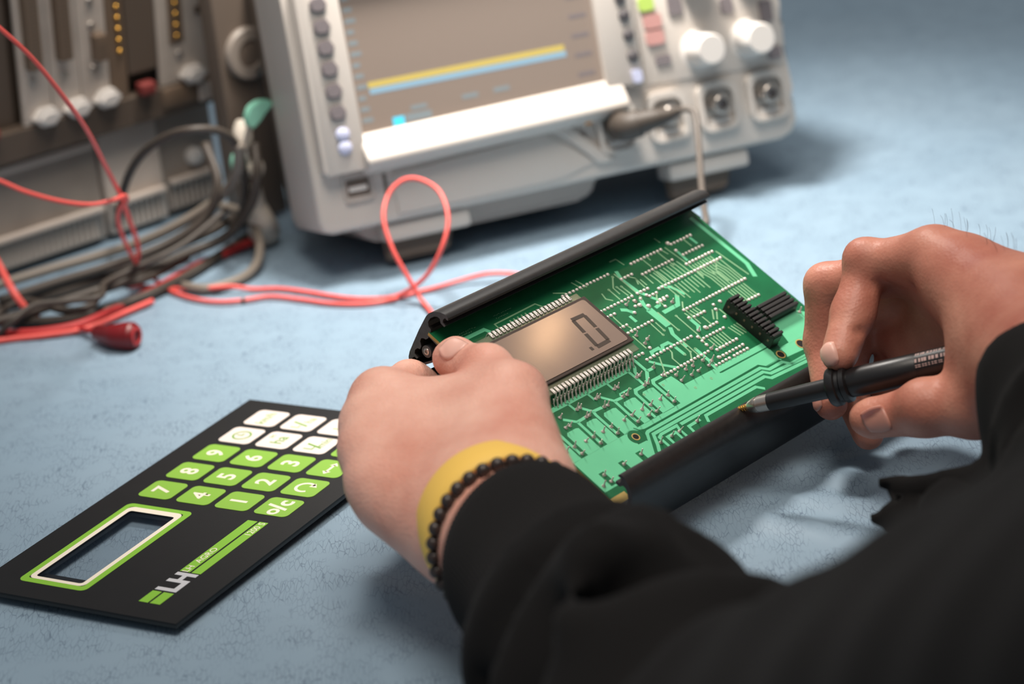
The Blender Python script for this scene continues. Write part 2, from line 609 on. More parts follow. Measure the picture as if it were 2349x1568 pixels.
def ridge(p, a, b, w, h):
    ax, ay = a; bx, by = b
    dx, dy = bx - ax, by - ay
    L2 = dx * dx + dy * dy
    t = np.clip(((p[..., 0] - ax) * dx + (p[..., 1] - ay) * dy) / L2, 0, 1)
    d2 = (p[..., 0] - ax - t * dx) ** 2 + (p[..., 1] - ay - t * dy) ** 2
    return h * np.exp(-d2 / (2 * w * w)) * np.sin(np.pi * np.clip(t, 0.04, 0.96)) ** 0.5
FOLDS = [
    ((-276.9, 1279.1, 0.0)[:2], (-195.8, 1187.7, 0.0)[:2], 7, 2.4), ((-204.7, 1205.7, 0.0)[:2], (-157.7, 1144.3, -0.0)[:2], 6, 2.6),
    ((-260.9, 1205.8, -0.0)[:2], (-170.1, 1133.3, 0.0)[:2], 9, 2.0), ((-265.0, 1144.6, 0.0)[:2], (-188.5, 1118.6, 0.0)[:2], 14, 1.6),
    ((81.5, 970.9, -0.0)[:2], (151.1, 927.0, -0.0)[:2], 5, 3.0), ((128.1, 1009.2, 0.0)[:2], (172.5, 959.6, 0.0)[:2], 6, 3.2),
    ((93.5, 988.9, 0.0)[:2], (159.8, 953.6, 0.0)[:2], 5, 2.6), ((64.5, 956.9, 0.0)[:2], (112.5, 970.1, 0.0)[:2], 8, 1.8),
    ((-88.5, 943.6, 0.0)[:2], (-43.3, 908.4, 0.0)[:2], 8, 2.4), ((-123.7, 902.9, 0.0)[:2], (-43.6, 858.8, 0.0)[:2], 12, 2.0),
    ((231.0, 1588.6, 0.0)[:2], (335.6, 1463.5, 0.0)[:2], 22, 2.2), ((219.1, 1714.0, 0.0)[:2], (387.0, 1680.9, 0.0)[:2], 26, 2.2),
    ((228.8, 1407.6, 0.0)[:2], (323.1, 1410.4, 0.0)[:2], 20, 1.8),
]
a_, b_ = np.meshgrid(np.arange(-1290, 1091, 7.0), np.arange(0, 1791, 7.0), indexing='ij')
XY = np.stack([E0.x + R2.x * a_ + F2.x * b_, E0.y + R2.y * a_ + F2.y * b_], -1)
Zm = np.zeros(a_.shape)
for a, b, w, h in FOLDS: Zm += ridge(XY, a, b, w, h)
Zm += 0.35 * np.sin(XY[..., 0] / 37.0 + np.sin(XY[..., 1] / 61.0)) * np.sin(XY[..., 1] / 53.0) - 0.35
na, nb_ = a_.shape
V = np.stack([XY[..., 0], XY[..., 1], Zm], -1).reshape(-1, 3)
i_, j_ = np.meshgrid(np.arange(na - 1), np.arange(nb_ - 1), indexing='ij')
k_ = (i_ * nb_ + j_).ravel()
Q = np.stack([k_, k_ + nb_, k_ + nb_ + 1, k_ + 1], 1)
mat_o = np_mesh('work_mat', V, Q, M['mat'])
sol = mat_o.modifiers.new('thickness', 'SOLIDIFY'); sol.thickness = 0.002; sol.offset = -1
tag(mat_o, 'blue grey vinyl mat with fine creases covering the whole bench', 'mat')

# ------------------------------------------------------------------ membrane keypad panel
PO = Vector((-170.7, 1045.8, 0)); PU = Vector((11.13, 18.83, 0)).normalized(); PV = Vector((18.81, -11.67, 0)).normalized()
# local x = reading direction of the digits (u), local y = up for the digits (-v)
pm = frame((PO.x, PO.y, 0), PU, -PV)
kp = empty('keypad_panel', mtx=pm)
tag(kp, 'black membrane keypad panel with green and white keys and a display window', 'keypad')
G = 21.95
def uv(u, v): return (u * G, -v * G)
ZT = 6.0
x0, x1, y0, y1 = -5.06 * G, 4.88 * G, -4.0 * G, 1.07 * G
wx0, wx1, wy0, wy1 = -4.24 * G, -1.08 * G, -1.10 * G, 0.07 * G
def plate_with_hole(name, X0, X1, Y0, Y1, z0, z1, m, hole=(wx0, wx1, wy0, wy1)):
    bm = nb()
    a = [(X1, Y1), (X0, Y1), (X0, Y0), (X1, Y0)]
    b = [(hole[1], hole[3]), (hole[0], hole[3]), (hole[0], hole[2]), (hole[1], hole[2])]
    ring_prism(bm, a, b, z0, z1)
    return from_bm(name, bm, m, kp)
plate_with_hole('overlay', x0, x1, y0, y1, ZT - 1.0, ZT, M['panel'])
plate_with_hole('backing_plate', x0 + 0.5, x1 - 0.5, y0 + 0.5, y1 - 0.5, ZT - 2.6, ZT - 1.15, M['blackplastic'])
for bx in (x0 + 16, x1 - 26):
    from_bm('rear_strip', box(nb(), bx, bx + 10, y0 + 8, y1 - 8, 0.2, ZT - 2.6, 0.5), M['blackplastic'], kp)
# window: green border, cream border and the clear film
def wborder(name, o, i, m, z):
    bm = nb()
    ow, oh = (o[1] - o[0]), (o[3] - o[2])
    iw, ih = (i[1] - i[0]), (i[3] - i[2])
    ring_prism(bm, rrect((o[0] + o[1]) / 2, (o[2] + o[3]) / 2, ow, oh, 3.2, 4), rrect((i[0] + i[1]) / 2, (i[2] + i[3]) / 2, iw, ih, 1.6, 4), ZT, z)
    return from_bm(name, bm, m, kp)
gb = (-4.50 * G, -0.755 * G, -1.36 * G, 0.33 * G)
cb = (-4.34 * G, -0.90 * G, -1.21 * G, 0.19 * G)
wborder('window_border', gb, cb, M['printgreen'], ZT + 0.10)
wborder('window_inner_border', cb, (wx0, wx1, wy0, wy1), M['printwhite'], ZT + 0.13)
from_bm('window_film', box(nb(), wx0, wx1, wy0, wy1, ZT - 0.9, ZT - 0.55), M['windowpane'], kp)
# keys
bm = nb(); prism(bm, rrect(0, 0, 0.81 * G, 0.85 * G, 3.0, 5), 0, 0.22)
key0 = from_bm('key', bm, M['keygreen'], kp)
bm = nb(); prism(bm, rrect(0, 0, 0.82 * G, 0.84 * G, 3.0, 5), 0, 0.22)
key0w = from_bm('key', bm, M['keywhite'], kp)
def place_key(u, v, white, first=[True, True]):
    src = key0w if white else key0
    i = 1 if white else 0
    if first[i]:
        first[i] = False; k = src
    else:
        k = dup(src)
    k.parent = kp
    p = uv(u, v)
    k.location = Vector((p[0], p[1], ZT + 0.01)) * S
    return k
def glyph(k, body, size, m, sx=1.0, dx=0, dy=0, bold=0.012):
    return text_obj('legend', body, size, m, k, (dx, dy), (1, 0), (0, 1), 0.225, bold=bold, sx=sx)
digits = {(0, 0): '7', (1, 0): '8', (2, 0): '9', (0, 1): '4', (1, 1): '5', (2, 1): '6', (0, 2): '1', (1, 2): '2', (2, 2): '3'}
for (u, v), t in digits.items():
    k = place_key(u, v, False)
    glyph(k, t, 13.0, M['printwhite'], bold=0.022)
k = place_key(0, 3, False); glyph(k, 'o', 11.5, M['printwhite'], dx=-5.0, dy=0.8, bold=0.03); glyph(k, '/', 15, M['printwhite'], dx=-0.2, bold=0.03); glyph(k, 'c', 12.5, M['printwhite'], dx=4.4, dy=-0.6, bold=0.03)
k = place_key(1, 3, False)                       # round arrow
bm = nb(); ribbon(bm, [(4.4 * math.cos(math.radians(a)), 4.4 * math.sin(math.radians(a))) for a in range(-55, 216, 15)], 1.5, 0.2, 0.26)
prism(bm, [(1.2, -5.6), (1.2, -1.4), (5.0, -3.2)], 0.2, 0.26)
from_bm('legend', bm, M['printwhite'], k)
k = place_key(2, 3, False)                       # double-headed arrow
bm = nb(); ribbon(bm, [(-4, 0), (4, 0)], 1.3, 0.2, 0.26)
prism(bm, [(-6.2, 0), (-3.2, -2.3), (-3.2, 2.3)], 0.2, 0.26); prism(bm, [(6.2, 0), (3.2, 2.3), (3.2, -2.3)], 0.2, 0.26)
from_bm('legend', bm, M['printwhite'], k)
k = place_key(3, 3, False); glyph(k, 'ft', 10, M['printwhite'])
k = place_key(3, 0, True)                        # clock dial
bm = nb(); ring = lambda r: [(r * math.cos(math.radians(a)), r * math.sin(math.radians(a))) for a in range(0, 360, 12)]
ring_prism(bm, ring(5.0), ring(4.0), 0.2, 0.26); ribbon(bm, [(0, 3.0), (0, 0), (2.2, 0)], 0.8, 0.2, 0.26)
from_bm('legend', bm, M['legendgreen'], k)
k = place_key(3, 1, True); glyph(k, 'ha', 9.5, M['legendgreen'], dx=0.3, dy=-0.4); glyph(k, 'ac', 4.6, M['legendgreen'], dx=3.5, dy=6.2, bold=0.005)
k = place_key(3, 2, True); glyph(k, 'L', 7.5, M['legendgreen'], dx=-4, dy=1.6); glyph(k, '/', 13, M['legendgreen'], dx=-1, sx=1.2); glyph(k, 'min', 6.6, M['legendgreen'], dx=3.6, dy=-2.4, bold=0.006)
k = place_key(4, 0, True); glyph(k, 'km/h', 7.0, M['legendgreen'])
k = place_key(4, 1, True); glyph(k, 'L', 6.6, M['legendgreen'], dx=-5, dy=1.2); glyph(k, '/', 13, M['legendgreen'], dx=-1.5, sx=1.2); glyph(k, 'ha', 7.0, M['legendgreen'], dx=3.6, dy=-2.2, bold=0.006)
k = place_key(4, 2, True); glyph(k, 'L', 8.0, M['legendgreen'], dx=-1)
k = place_key(4, 3, True)
# maker's bars and lettering
def bar(u0, u1, v0, v1):
    bm = nb(); box(bm, u0 * G, u1 * G, -v1 * G, -v0 * G, ZT, ZT + 0.12)
    return from_bm('printed_bar', bm, M['printgreen'], kp)
b1 = bar(-3.14, -0.73, 2.71, 2.95); b2 = bar(-3.15, -0.73, 3.0, 3.22)
bar(-4.50, -4.03, 2.70, 2.92); bar(-4.50, -4.03, 2.97, 3.21)
bm = nb()                                         # joined L and H
def ub(u0, u1, v0, v1): box(bm, u0 * G, u1 * G, -v1 * G, -v0 * G, ZT, ZT + 0.14)
ub(-3.97, -3.85, 2.70, 3.21); ub(-3.85, -3.60, 3.08, 3.21); ub(-3.60, -3.48, 2.70, 3.21); ub(-3.48, -3.31, 2.90, 3.01); ub(-3.31, -3.19, 2.70, 3.21)
from_bm('printed_letters', bm, M['silverprint'], kp)
text_obj('bar_lettering', 'LH  AGRO', 4.6, M['printwhite'], b1, (-2.60 * G, -2.835 * G), (1, 0), (0, 1), ZT + 0.13, bold=0.004, sx=1.15)
text_obj('bar_lettering', '1200 S', 4.8, M['printwhite'], b2, (-1.07 * G, -3.115 * G), (1, 0), (0, 1), ZT + 0.13, bold=0.004, sx=1.05)

# ------------------------------------------------------------------ open circuit board module
BO = Vector((36.846, 925.124, 27.0)); BU = Vector((0.695467, 0.718558, 0)); BV = Vector((-0.618929, 0.599040, 0.508013))
bmx = frame(BO, BU, BV)
cm = empty('circuit_board_module', mtx=bmx)
tag(cm, 'opened green circuit board with a display, held between two black aluminium rails', 'circuit board')
A0, A1, BB0, BB1 = 2.4, 189.4, 1.6, 120.6

HOLES = [(41.4, 26.2, 1.5), (149.3, 26.7, 1.9), (165.2, 26.4, 2.4)]
bm = box(nb(), A0, A1, BB0, BB1, -1.6, 0)
brd = from_bm('board', bm, [M['board'], M['laminate']], cm)
for p in brd.data.polygons:
    if abs(p.normal.z) < 0.5: p.material_index = 1
bm = box(nb(), A0 + 0.05, 11.5, BB0, 6.6, 0, 0.03)
from_bm('bare_corner', bm, M['laminate'], brd)

# copper pour (under the mask) and the traces
pour = nb()
ZP = 0.05
def P_(poly): prism(pour, poly, 0, ZP)
P_([(3.2, 10.4), (3.2, 29.8), (40.6, 29.8), (39.0, 22.4), (46.9, 22.0), (40.2, 15.0), (38.0, 12.0), (34.0, 10.4)])
P_([(3.2, 29.5), (8.6, 29.8), (8.6, 44.0), (3.2, 44.0)])
P_([(37.0, 29.8), (41.4, 30.6), (45.6, 28.8), (49.0, 27.6), (64.0, 27.3), (64.0, 30.0)])
P_([(63.9, 30.0), (63.9, 27.3), (132.9, 27.9), (136.0, 25.3), (146.0, 25.3), (146.4, 28.6), (148.0, 30.4), (156.1, 33.0), (156.1, 34.0), (146.7, 33.2), (111.0, 33.4), (110.2, 37.0), (88.5, 37.4), (87.0, 44.2), (77.4, 44.2), (77.4, 30.0)])
P_([(152.5, 30.0), (160.0, 30.2), (164.0, 43.2), (182.5, 43.2), (188.6, 38.0), (188.6, 29.5), (160.0, 29.5)])
P_([(151.8, 29.6), (188.6, 29.6), (188.6, 21.5), (136.0, 25.0), (146.6, 25.2)])
for x0_, x1_ in ((13.0, 21.4), (26.0, 33.4), (37.8, 46.8), (51.6, 60.2), (64.8, 73.2)):
    c_ = 1.4
    P_([(x0_, 29.7), (x1_, 29.7), (x1_, 44.0 - c_ * 0.4), (x1_ - c_, 44.0), (x0_ + c_, 44.0), (x0_, 44.0 - c_)])
for q in ((11.9, 22.0), (25.3, 33.3), (36.3, 47.5), (50.9, 55.6), (63.8, 73.8)):
    pass
pourO = from_bm('copper_pour', pour, M['copper'], brd)
tag(pourO, kind='stuff')
tr = nb()
thick = [
    (2.4, [(2.5, 57.2), (30, 57.0), (70.0, 57.2), (72.4, 58.5), (72.6, 60.8), (71.5, 64.0)]),
    (1.3, [(28.0, 56.9), (28.5, 51.5)]), (1.3, [(41.2, 56.8), (41.5, 51.9)]), (1.3, [(54.6, 56.5), (54.8, 52.0)]),
    (1.6, [(69.9, 57.2), (70.4, 52.1), (70.5, 46.6)]),
    (1.5, [(32.0, 51.1), (35.3, 47.2), (41.0, 46.9)]), (1.5, [(45.3, 51.6), (49.6, 46.7), (55.0, 46.4)]), (1.5, [(18.7, 50.7), (23.7, 46.3), (29.3, 46.5)]),
    (1.6, [(35.3, 47.2), (34.8, 45.0), (35.0, 32.2)]), (1.6, [(49.4, 46.5), (49.3, 32.5)]), (1.6, [(23.7, 46.3), (23.7, 32.2)]), (1.6, [(10.3, 47.0), (10.3, 31.7)]),
    (1.8, [(70.2, 46.5), (64.0, 46.5), (62.5, 44.8), (62.4, 32.3)]), (1.8, [(83.1, 46.6), (76.5, 46.6), (75.2, 45.0), (75.4, 32.2)]),
    (1.8, [(78.3, 62.3), (78.6, 52.3), (72.3, 46.0)]), (1.6, [(78.6, 52.3), (83.0, 52.1)]), (1.6, [(75.8, 60.6), (75.2, 57.1), (72.8, 54.6), (71.8, 52.2)]),
    (0.8, [(62.4, 48.6), (55.4, 48.6), (54.5, 47.4)]),
    (1.7, [(40.3, 14.3), (47.9, 25.0), (49.3, 25.6), (132.2, 25.8), (135.6, 23.0), (146, 23.0), (149, 20.0), (188, 20.0)]),
    (1.7, [(44.5, 14.3), (46.9, 17.4), (50.3, 23.2), (131.4, 23.4), (134.2, 20.8), (188, 17.5)]),
    (1.7, [(67.0, 20.9), (129.5, 20.9), (132.0, 18.6), (188, 15.5)]),
    (1.6, [(80.5, 15.0), (82.4, 18.5), (120.0, 18.5), (123.3, 15.5)]),
    (1.5, [(51.4, 12.9), (51.3, 20.3), (53.6, 21.3), (64.6, 21.2), (63.8, 18.5), (64.0, 12.5)]),
    (1.5, [(55.0, 12.0), (55.0, 18.6), (61.0, 18.6), (61.0, 12.0)]), (1.5, [(69.0, 12.0), (69.5, 18.0), (78.0, 18.2)]),
    (3.0, [(112.5, 41.2), (112.0, 35.6), (148.0, 35.2)]),
    (2.0, [(117.1, 106.9), (115.3, 101.4), (116.4, 91.4), (118.6, 87.7)]), (2.2, [(113.3, 87.0), (112.0, 83.9), (111.6, 79.6)]), (4.2, [(111.8, 80.5), (112.3, 67.9)]), (2.2, [(112.1, 66.8), (109.7, 63.0), (109.6, 53.5)]),
    (2.0, [(98.4, 87.0), (101.1, 85.4), (103.3, 82.2)]), (2.2, [(116.9, 75.4), (128.2, 75.6), (133.0, 80.5)]), (2.2, [(126.0, 66.0), (126.2, 60.6), (123.9, 58.3)]),
    (1.8, [(89.2, 57.5), (90.4, 59.9), (95.7, 59.9), (95.9, 57.0)]), (1.8, [(96.4, 57.0), (98.6, 60.2), (103.1, 60.1), (104.2, 57.5)]), (2.0, [(104.0, 56.5), (104.4, 50.6)]), (2.0, [(112.3, 50.7), (112.5, 39.1)]),
    (1.8, [(99.4, 81.9), (99.5, 77.5)]), (1.8, [(119.2, 86), (121.4, 83), (119.0, 80.0), (115.8, 79.6)]), (1.6, [(94.8, 46.0), (88.5, 51.6), (84.3, 56.4)]),
    (2.6, [(184.6, 116.0), (185.6, 78.5), (182, 70)]), (1.6, [(172.3, 106), (172.6, 101)]), (1.6, [(158.0, 101.8), (157.7, 94.9)]), (2.0, [(9.5, 103.5), (9.5, 109.4), (27.5, 109.4), (29.0, 106.8)]),
    (1.4, [(3.5, 111.4), (9.5, 109.4)]), (1.8, [(129.5, 88.6), (134.5, 86.0), (137.4, 79.0)]),
]
thin = [
    [(114.6, 106.0), (115.0, 90.8)], [(112.3, 104.8), (106.6, 99.2), (106.5, 94.7)], [(108.8, 98.8), (109.6, 92)], [(111.3, 98.0), (111.9, 91.1)], [(103.6, 99.4), (103.7, 92.0)], [(98.3, 99.3), (97.3, 95.7), (99.9, 93.2)],
    [(91.2, 86.9), (91.0, 78.5)], [(105.0, 73.3), (104.8, 65.0)], [(107.9, 72.7), (107.7, 66.8)], [(121.1, 70.6), (121.1, 57.0), (119.6, 48.7)], [(114.3, 77.0), (114.6, 63.5)], [(124.4, 86.4), (121.2, 83.4), (121.1, 77.8)],
    [(124.1, 97.0), (124.1, 92.6)], [(122.5, 98.6), (120.5, 95.0)], [(128.1, 100.1), (128.1, 91.8)], [(135.7, 98.2), (135.8, 90.0)], [(99.9, 56.9), (99.6, 54.7), (96.7, 51.8), (96.8, 46.8)], [(108.5, 57.3), (108.4, 50.5), (105.4, 47.1)],
    [(110.5, 56.7), (110.4, 47.2)], [(90.1, 71.7), (90.1, 62.8)], [(93.0, 77.7), (93.7, 76.0), (92.6, 73.8)], [(131.9, 76.0), (128.8, 72.9), (128.5, 61.0)], [(133.0, 63.9), (133.2, 58.0)], [(141.8, 64.8), (137.1, 59.8)],
    [(143.2, 63.1), (138.7, 58.9)], [(145.4, 63.4), (145.5, 58.7)], [(168.0, 106.7), (168.3, 101.1)], [(154.0, 114.2), (154.6, 110.5)], [(154.0, 107.1), (155.6, 94.5), (155.6, 82)], [(150.6, 107.3), (152.0, 102.8)],
    [(147.7, 107.4), (148.3, 95.6)], [(140.0, 107.4), (139.8, 104.0)], [(136.2, 107.6), (136.5, 100.2)], [(170.6, 86.7), (165.8, 82.2), (166.2, 74.6)], [(174.6, 87.6), (175.1, 71.5)], [(156.4, 87.3), (156.6, 83.2)], [(163.8, 84.0), (162.8, 78.5)],
    [(177.2, 92.6), (180.0, 72.7)], [(84.5, 45.0), (91.5, 55.8)], [(124.5, 108), (123.5, 113), (119, 113)], [(122, 92), (122.3, 99), (118.5, 102.5)],
    [(34.5, 104), (34.5, 109.5), (62.5, 110.0), (65.0, 106)], [(43, 104), (43, 108)], [(45.6, 104), (45.6, 108)], [(48.2, 104), (48.2, 108)], [(50.8, 104), (50.8, 108)], [(53.4, 104), (53.4, 108)], [(90, 112), (92, 106)], [(93, 112), (95, 106)], [(76, 111), (82, 108)],
]
for i in range(9):                                  # bus lines between the memory rows
    x = 131.5 + i * 2.54
    thin.append([(x, 97.2), (x + 0.5, 92.5), (x + 0.6, 88.5)])
    thin.append([(x + 1.2, 86.2), (x + 1.4, 79.0 - (i % 3) * 1.6)])
for i in range(8):
    x = 157.5 + i * 2.0
    thin.append([(x, 91.6), (x + 0.3, 84.5), (x + 1.6, 80.5), (x + 1.8, 71.5)])
for i in range(7):
    x = 160.0 + i * 2.0
    thin.append([(x, 69.8), (x + 0.3, 60.5)])
for i in range(6):
    x = 123.5 + i * 2.1
    thin.append([(x, 52.0), (x + 0.2, 46.0 - (i % 2) * 1.5)])
for i in range(5):
    x = 139.5 + i * 2.1
    thin.append([(x, 52.5), (x + 1.5, 45.5)])
    thin.append([(x - 13, 70), (x - 12.2, 65.6)])
for w, pl in thick: ribbon(tr, pl, w, 0, 0.07)
from_bm('copper_track', tr, M['copper'], brd)['kind'] = 'stuff'
tr = nb()
for pl in thin: ribbon(tr, pl, 0.75, 0, 0.085)
for x, y in ((112.3, 104.8), (103.6, 99.4), (108.8, 98.8), (111.3, 98), (104.8, 65), (107.7, 66.8), (114.6, 63.5), (121.1, 70.6), (108.4, 50.6), (110.4, 47.2), (112.4, 50.7), (104.4, 50.6), (114.6, 88.5), (62.4, 48.6), (65.5, 42.5), (78.8, 42.2), (92, 33.2), (104, 33.4)):
    ring_prism(tr, [(x + 0.75 * math.cos(a * math.pi / 5), y + 0.75 * math.sin(a * math.pi / 5)) for a in range(10)], [(x + 0.35 * math.cos(a * math.pi / 5), y + 0.35 * math.sin(a * math.pi / 5)) for a in range(10)], 0, 0.12)
from_bm('fine_track', tr, M['trace'], brd)['kind'] = 'stuff'
# dark clearances round the holes and the slot cut-outs of the pour
cl = nb()
def disc(x, y, r0, r1, z):
    r1 = 0.4
    ring_prism(cl, [(x + r0 * math.cos(a * math.pi / 14), y + r0 * math.sin(a * math.pi / 14)) for a in range(28)], [(x + r1 * math.cos(a * math.pi / 14), y + r1 * math.sin(a * math.pi / 14)) for a in range(28)], 0.02, z)
disc(41.4, 26.2, 3.9, 1.7, 0.10); disc(149.3, 26.7, 3.1, 2.1, 0.10)
prism(cl, [(147.2, 33.0), (146.8, 28.2), (149.0, 29.6), (151.4, 28.6), (154.0, 33.4)], 0.02, 0.09)
for x in (10.2, 23.3, 35.0): prism(cl, [(x - 1.6, 19.5), (x + 1.6, 19.5), (x + 1.6, 11.5), (x - 1.6, 11.5)], 0.02, 0.09)
prism(cl, [(55.8, 32.6), (58.6, 32.6), (58.6, 30.0), (55.8, 30.0)], 0.02, 0.09)
def slotline(pts, w): ribbon(cl, pts, w, 0.02, 0.075)
slotline([(49, 27.2), (132.6, 27.5), (135.8, 24.6), (146, 24.6)], 0.6)
slotline([(44.6, 30.6), (46.3, 28.0), (46.4, 24.6), (44.6, 21.9)], 0.5)
slotline([(112.0, 33.6), (146.6, 33.4)], 0.7)
from_bm('mask_clearance', cl, M['board'], brd)['kind'] = 'stuff'
for (x, y, r) in HOLES:
    bm = nb(); cyl(bm, (x, y, 0.02), (x, y, 0.13), r, n=28)
    from_bm('hole', bm, M['void'], brd)  # solid dark disc, coloured as the shade inside the hole
    bm = nb(); ring_prism(bm, [(x + (r + 0.55) * math.cos(a * math.pi / 14), y + (r + 0.55) * math.sin(a * math.pi / 14)) for a in range(28)], [(x + r * math.cos(a * math.pi / 14), y + r * math.sin(a * math.pi / 14)) for a in range(28)], -1.2, 0.2)
    from_bm('hole_rim', bm, M['laminate'], brd)
prism_ = nb(); prism(prism_, [(x + 1, y) for x, y in ((3.0, 106.2), (5, 106.2), (5, 104), (3, 104))], 0, 0.05); prism_.free()
# unreadable legend marks near the upper rail
lg = nb(); rr = random.Random(3)
for y0_, xa, xb in ((112.8, 12, 24), (111.4, 12, 21), (113.6, 38, 50), (111.9, 38, 46)):
    x = xa
    while x < xb:
        w = rr.uniform(0.4, 1.1); ribbon(lg, [(x, y0_ + rr.uniform(-.3, .3)), (x + w, y0_ + rr.uniform(-.3, .3))], 0.22, 0, 0.06); x += w + rr.uniform(.3, .7)
from_bm('silk_screen_mark', lg, M['trace'], brd)['kind'] = 'stuff'

# solder joints
ROWS = [(128.2, 106.9, 10), (158.9, 107.0, 7), (127.9, 98.9, 10), (158.8, 98.8, 7), (155.0, 93.2, 9), (127.9, 87.9, 20), (127.8, 71.4, 20), (115.2, 101.6, 4), (115.0, 90.7, 4), (119.4, 86.5, 3), (119.4, 81.3, 3),
        (88.4, 90.7, 10), (88.4, 86.5, 3), (88.2, 78.3, 3), (87.1, 74.1, 9), (129.2, 65.7, 4), (129.1, 57.4, 4), (121.8, 53.3, 7), (84.4, 57.3, 14), (78.1, 61.3, 4), (84.3, 46.2, 14), (121.8, 44.8, 7), (119.2, 40.7, 8), (113.1, 37.9, 5), (126.7, 37.8, 5), (160.2, 60.2, 6), (78.8, 107.2, 14)]
SINGLE = [(157.8, 108.3), (157.7, 102.7), (118.4, 87.7), (109.7, 87.7), (150.0, 66.8), (109.7, 87.7), (109.7, 84.6), (107.1, 85.1), (113.4, 82.0), (118.5, 87.6), (103.3, 82.2), (113.6, 87.5), (124.9, 82.3), (122.3, 82.3), (127.4, 82.2), (121.1, 77.8), (125.9, 66.5), (150.1, 66.6), (145.0, 66.7), (143.5, 63.9), (143.5, 58.1), (128.4, 57.9), (119.7, 55.3), (119.6, 52.4), (119.6, 49.6), (91.8, 62.1), (118.5, 41.0)]
PINS = [(103.6, 88.0), (126.8, 78.2), (92.0, 71.0), (95.4, 66.8), (92.0, 65.3), (123.6, 58.3), (119.7, 46.8), (109.6, 39.6), (109.5, 43.5), (113.4, 41.2), (97.0, 43.6), (102.1, 43.5), (102.0, 39.8), (96.8, 39.6), (89.7, 43.4), (89.2, 39.6), (83.2, 46.7), (182.9, 41.5), (29.1, 51.7), (31.5, 52.0), (42.2, 52.0), (44.5, 52.2), (55.1, 52.0), (57.6, 52.1), (42.1, 46.5), (44.5, 46.4), (55.2, 46.6), (57.9, 46.4), (18.2, 52.2), (29.6, 46.3), (31.7, 46.4), (16.0, 46.4), (18.6, 46.3), (70.8, 52.0), (72.9, 52.2), (70.4, 46.5), (72.8, 46.6), (83.3, 52.3), (75.7, 36.5), (75.5, 32.2), (63.1, 36.3), (62.6, 32.1), (57.5, 32.2), (49.9, 36.3), (49.7, 32.1), (35.7, 36.3), (35.4, 32.0), (23.6, 36.1), (23.8, 31.9), (10.9, 36.3), (11.0, 31.7), (70.3, 36.5), (57.3, 36.4), (44.4, 36.1), (29.9, 36.1), (18.3, 36.1), (5.4, 36.1), (75.6, 18.1), (62.7, 17.9), (57.3, 17.9), (49.4, 17.8), (35.4, 17.6), (23.7, 17.5), (10.6, 17.7), (10.5, 13.4), (5.3, 13.3)]
bm = nb(); lathe(bm, (0, 0, 0), (0, 0, 1), [(0.0, 0.95), (0.25, 0.86), (0.6, 0.55), (0.85, 0.12)], n=12)
j0 = from_bm('solder_joint', bm, M['solder'], brd, smooth=True)
used = False
def joint(x, y, s=1.0):
    global used
    o = j0 if not used else dup(j0)
    used = True
    o.location = Vector((x, y, 0.03)) * S
    o.scale = (s, s, s)
jr = random.Random(5)
for x, y, n in ROWS:
    for i in range(n): joint(x + i * 2.5, y + jr.uniform(-.06, .06), jr.uniform(0.93, 1.06))
for i, (x, y) in enumerate(SINGLE): joint(x, y, jr.choice([1.0, 1.1, 1.35]))
bm = nb(); lathe(bm, (0, 0, 0), (0, 0, 1), [(0.0, 1.05), (0.3, 0.95), (0.9, 0.5), (1.1, 0.34), (3.4, 0.30), (3.6, 0.18)], n=10)
l0 = from_bm('component_lead', bm, M['lead'], brd, smooth=True)
for i, (x, y) in enumerate(PINS):
    o = l0 if i == 0 else dup(l0)
    o.location = Vector((x, y, 0.03)) * S
    o.rotation_euler = (jr.uniform(-.18, .18), jr.uniform(-.18, .18), 0)
    o.scale = (1, 1, jr.uniform(.7, 1.1))

# liquid crystal display on two rows of pins
LA, LB0, LB1 = (11.5, 80.6), 61.2, 102.2
bm = box(nb(), LA[0], LA[1], LB0, LB1, 4.4, 5.5, 0.15)
lcd = from_bm('display', bm, M['ledge'], cm)
bm = box(nb(), LA[0], 81.4, 66.0, 98.4, 5.5, 6.7, 0.2)
from_bm('display_glass', bm, M['lcdedge'], lcd)
bm = nb(); prism(bm, rrect((LA[0] + 80.3) / 2 + 0.2, 82.2, 80.3 - LA[0] - 2.6, 29.2, 1.5), 6.7, 6.95)
from_bm('display_face', bm, M['lcd'], lcd)
sg = nb()
def sgm(p, q, w=2.1): 
    ribbon(sg, [p, q], w, 6.95, 7.02)
# a nought with its decimal point
c1_, c2_, c3_, c4_ = (63.6, 89.6), (71.2, 89.3), (61.4, 71.3), (69.4, 71.5)
L_ = lambda p, q, t: (p[0] + (q[0] - p[0]) * t, p[1] + (q[1] - p[1]) * t)
sgm(L_(c1_, c2_, -.06), L_(c1_, c2_, 1.06)); sgm(L_(c3_, c4_, -.06), L_(c3_, c4_, 1.06))
sgm(L_(c1_, c3_, .03), L_(c1_, c3_, .475)); sgm(L_(c1_, c3_, .525), L_(c1_, c3_, .97)); sgm(L_(c2_, c4_, .03), L_(c2_, c4_, .475)); sgm(L_(c2_, c4_, .525), L_(c2_, c4_, .97))
sgm((56.9, 71.8), (58.6, 71.8))
from_bm('digit_segment', sg, M['segment'], lcd)
bm = nb()
tube(bm, [(0, 1.8, 6.1), (0, 0.0, 6.3), (0, -1.0, 5.4), (0, -1.3, 3.0), (0, -1.5, 0.2)], 0.42, n=8, k=3)
box(bm, -0.75, 0.75, -0.6, 2.6, 5.6, 6.35, 0.2)
p0 = from_bm('pin', bm, M['lead'], lcd, smooth=True)
n_ = 0
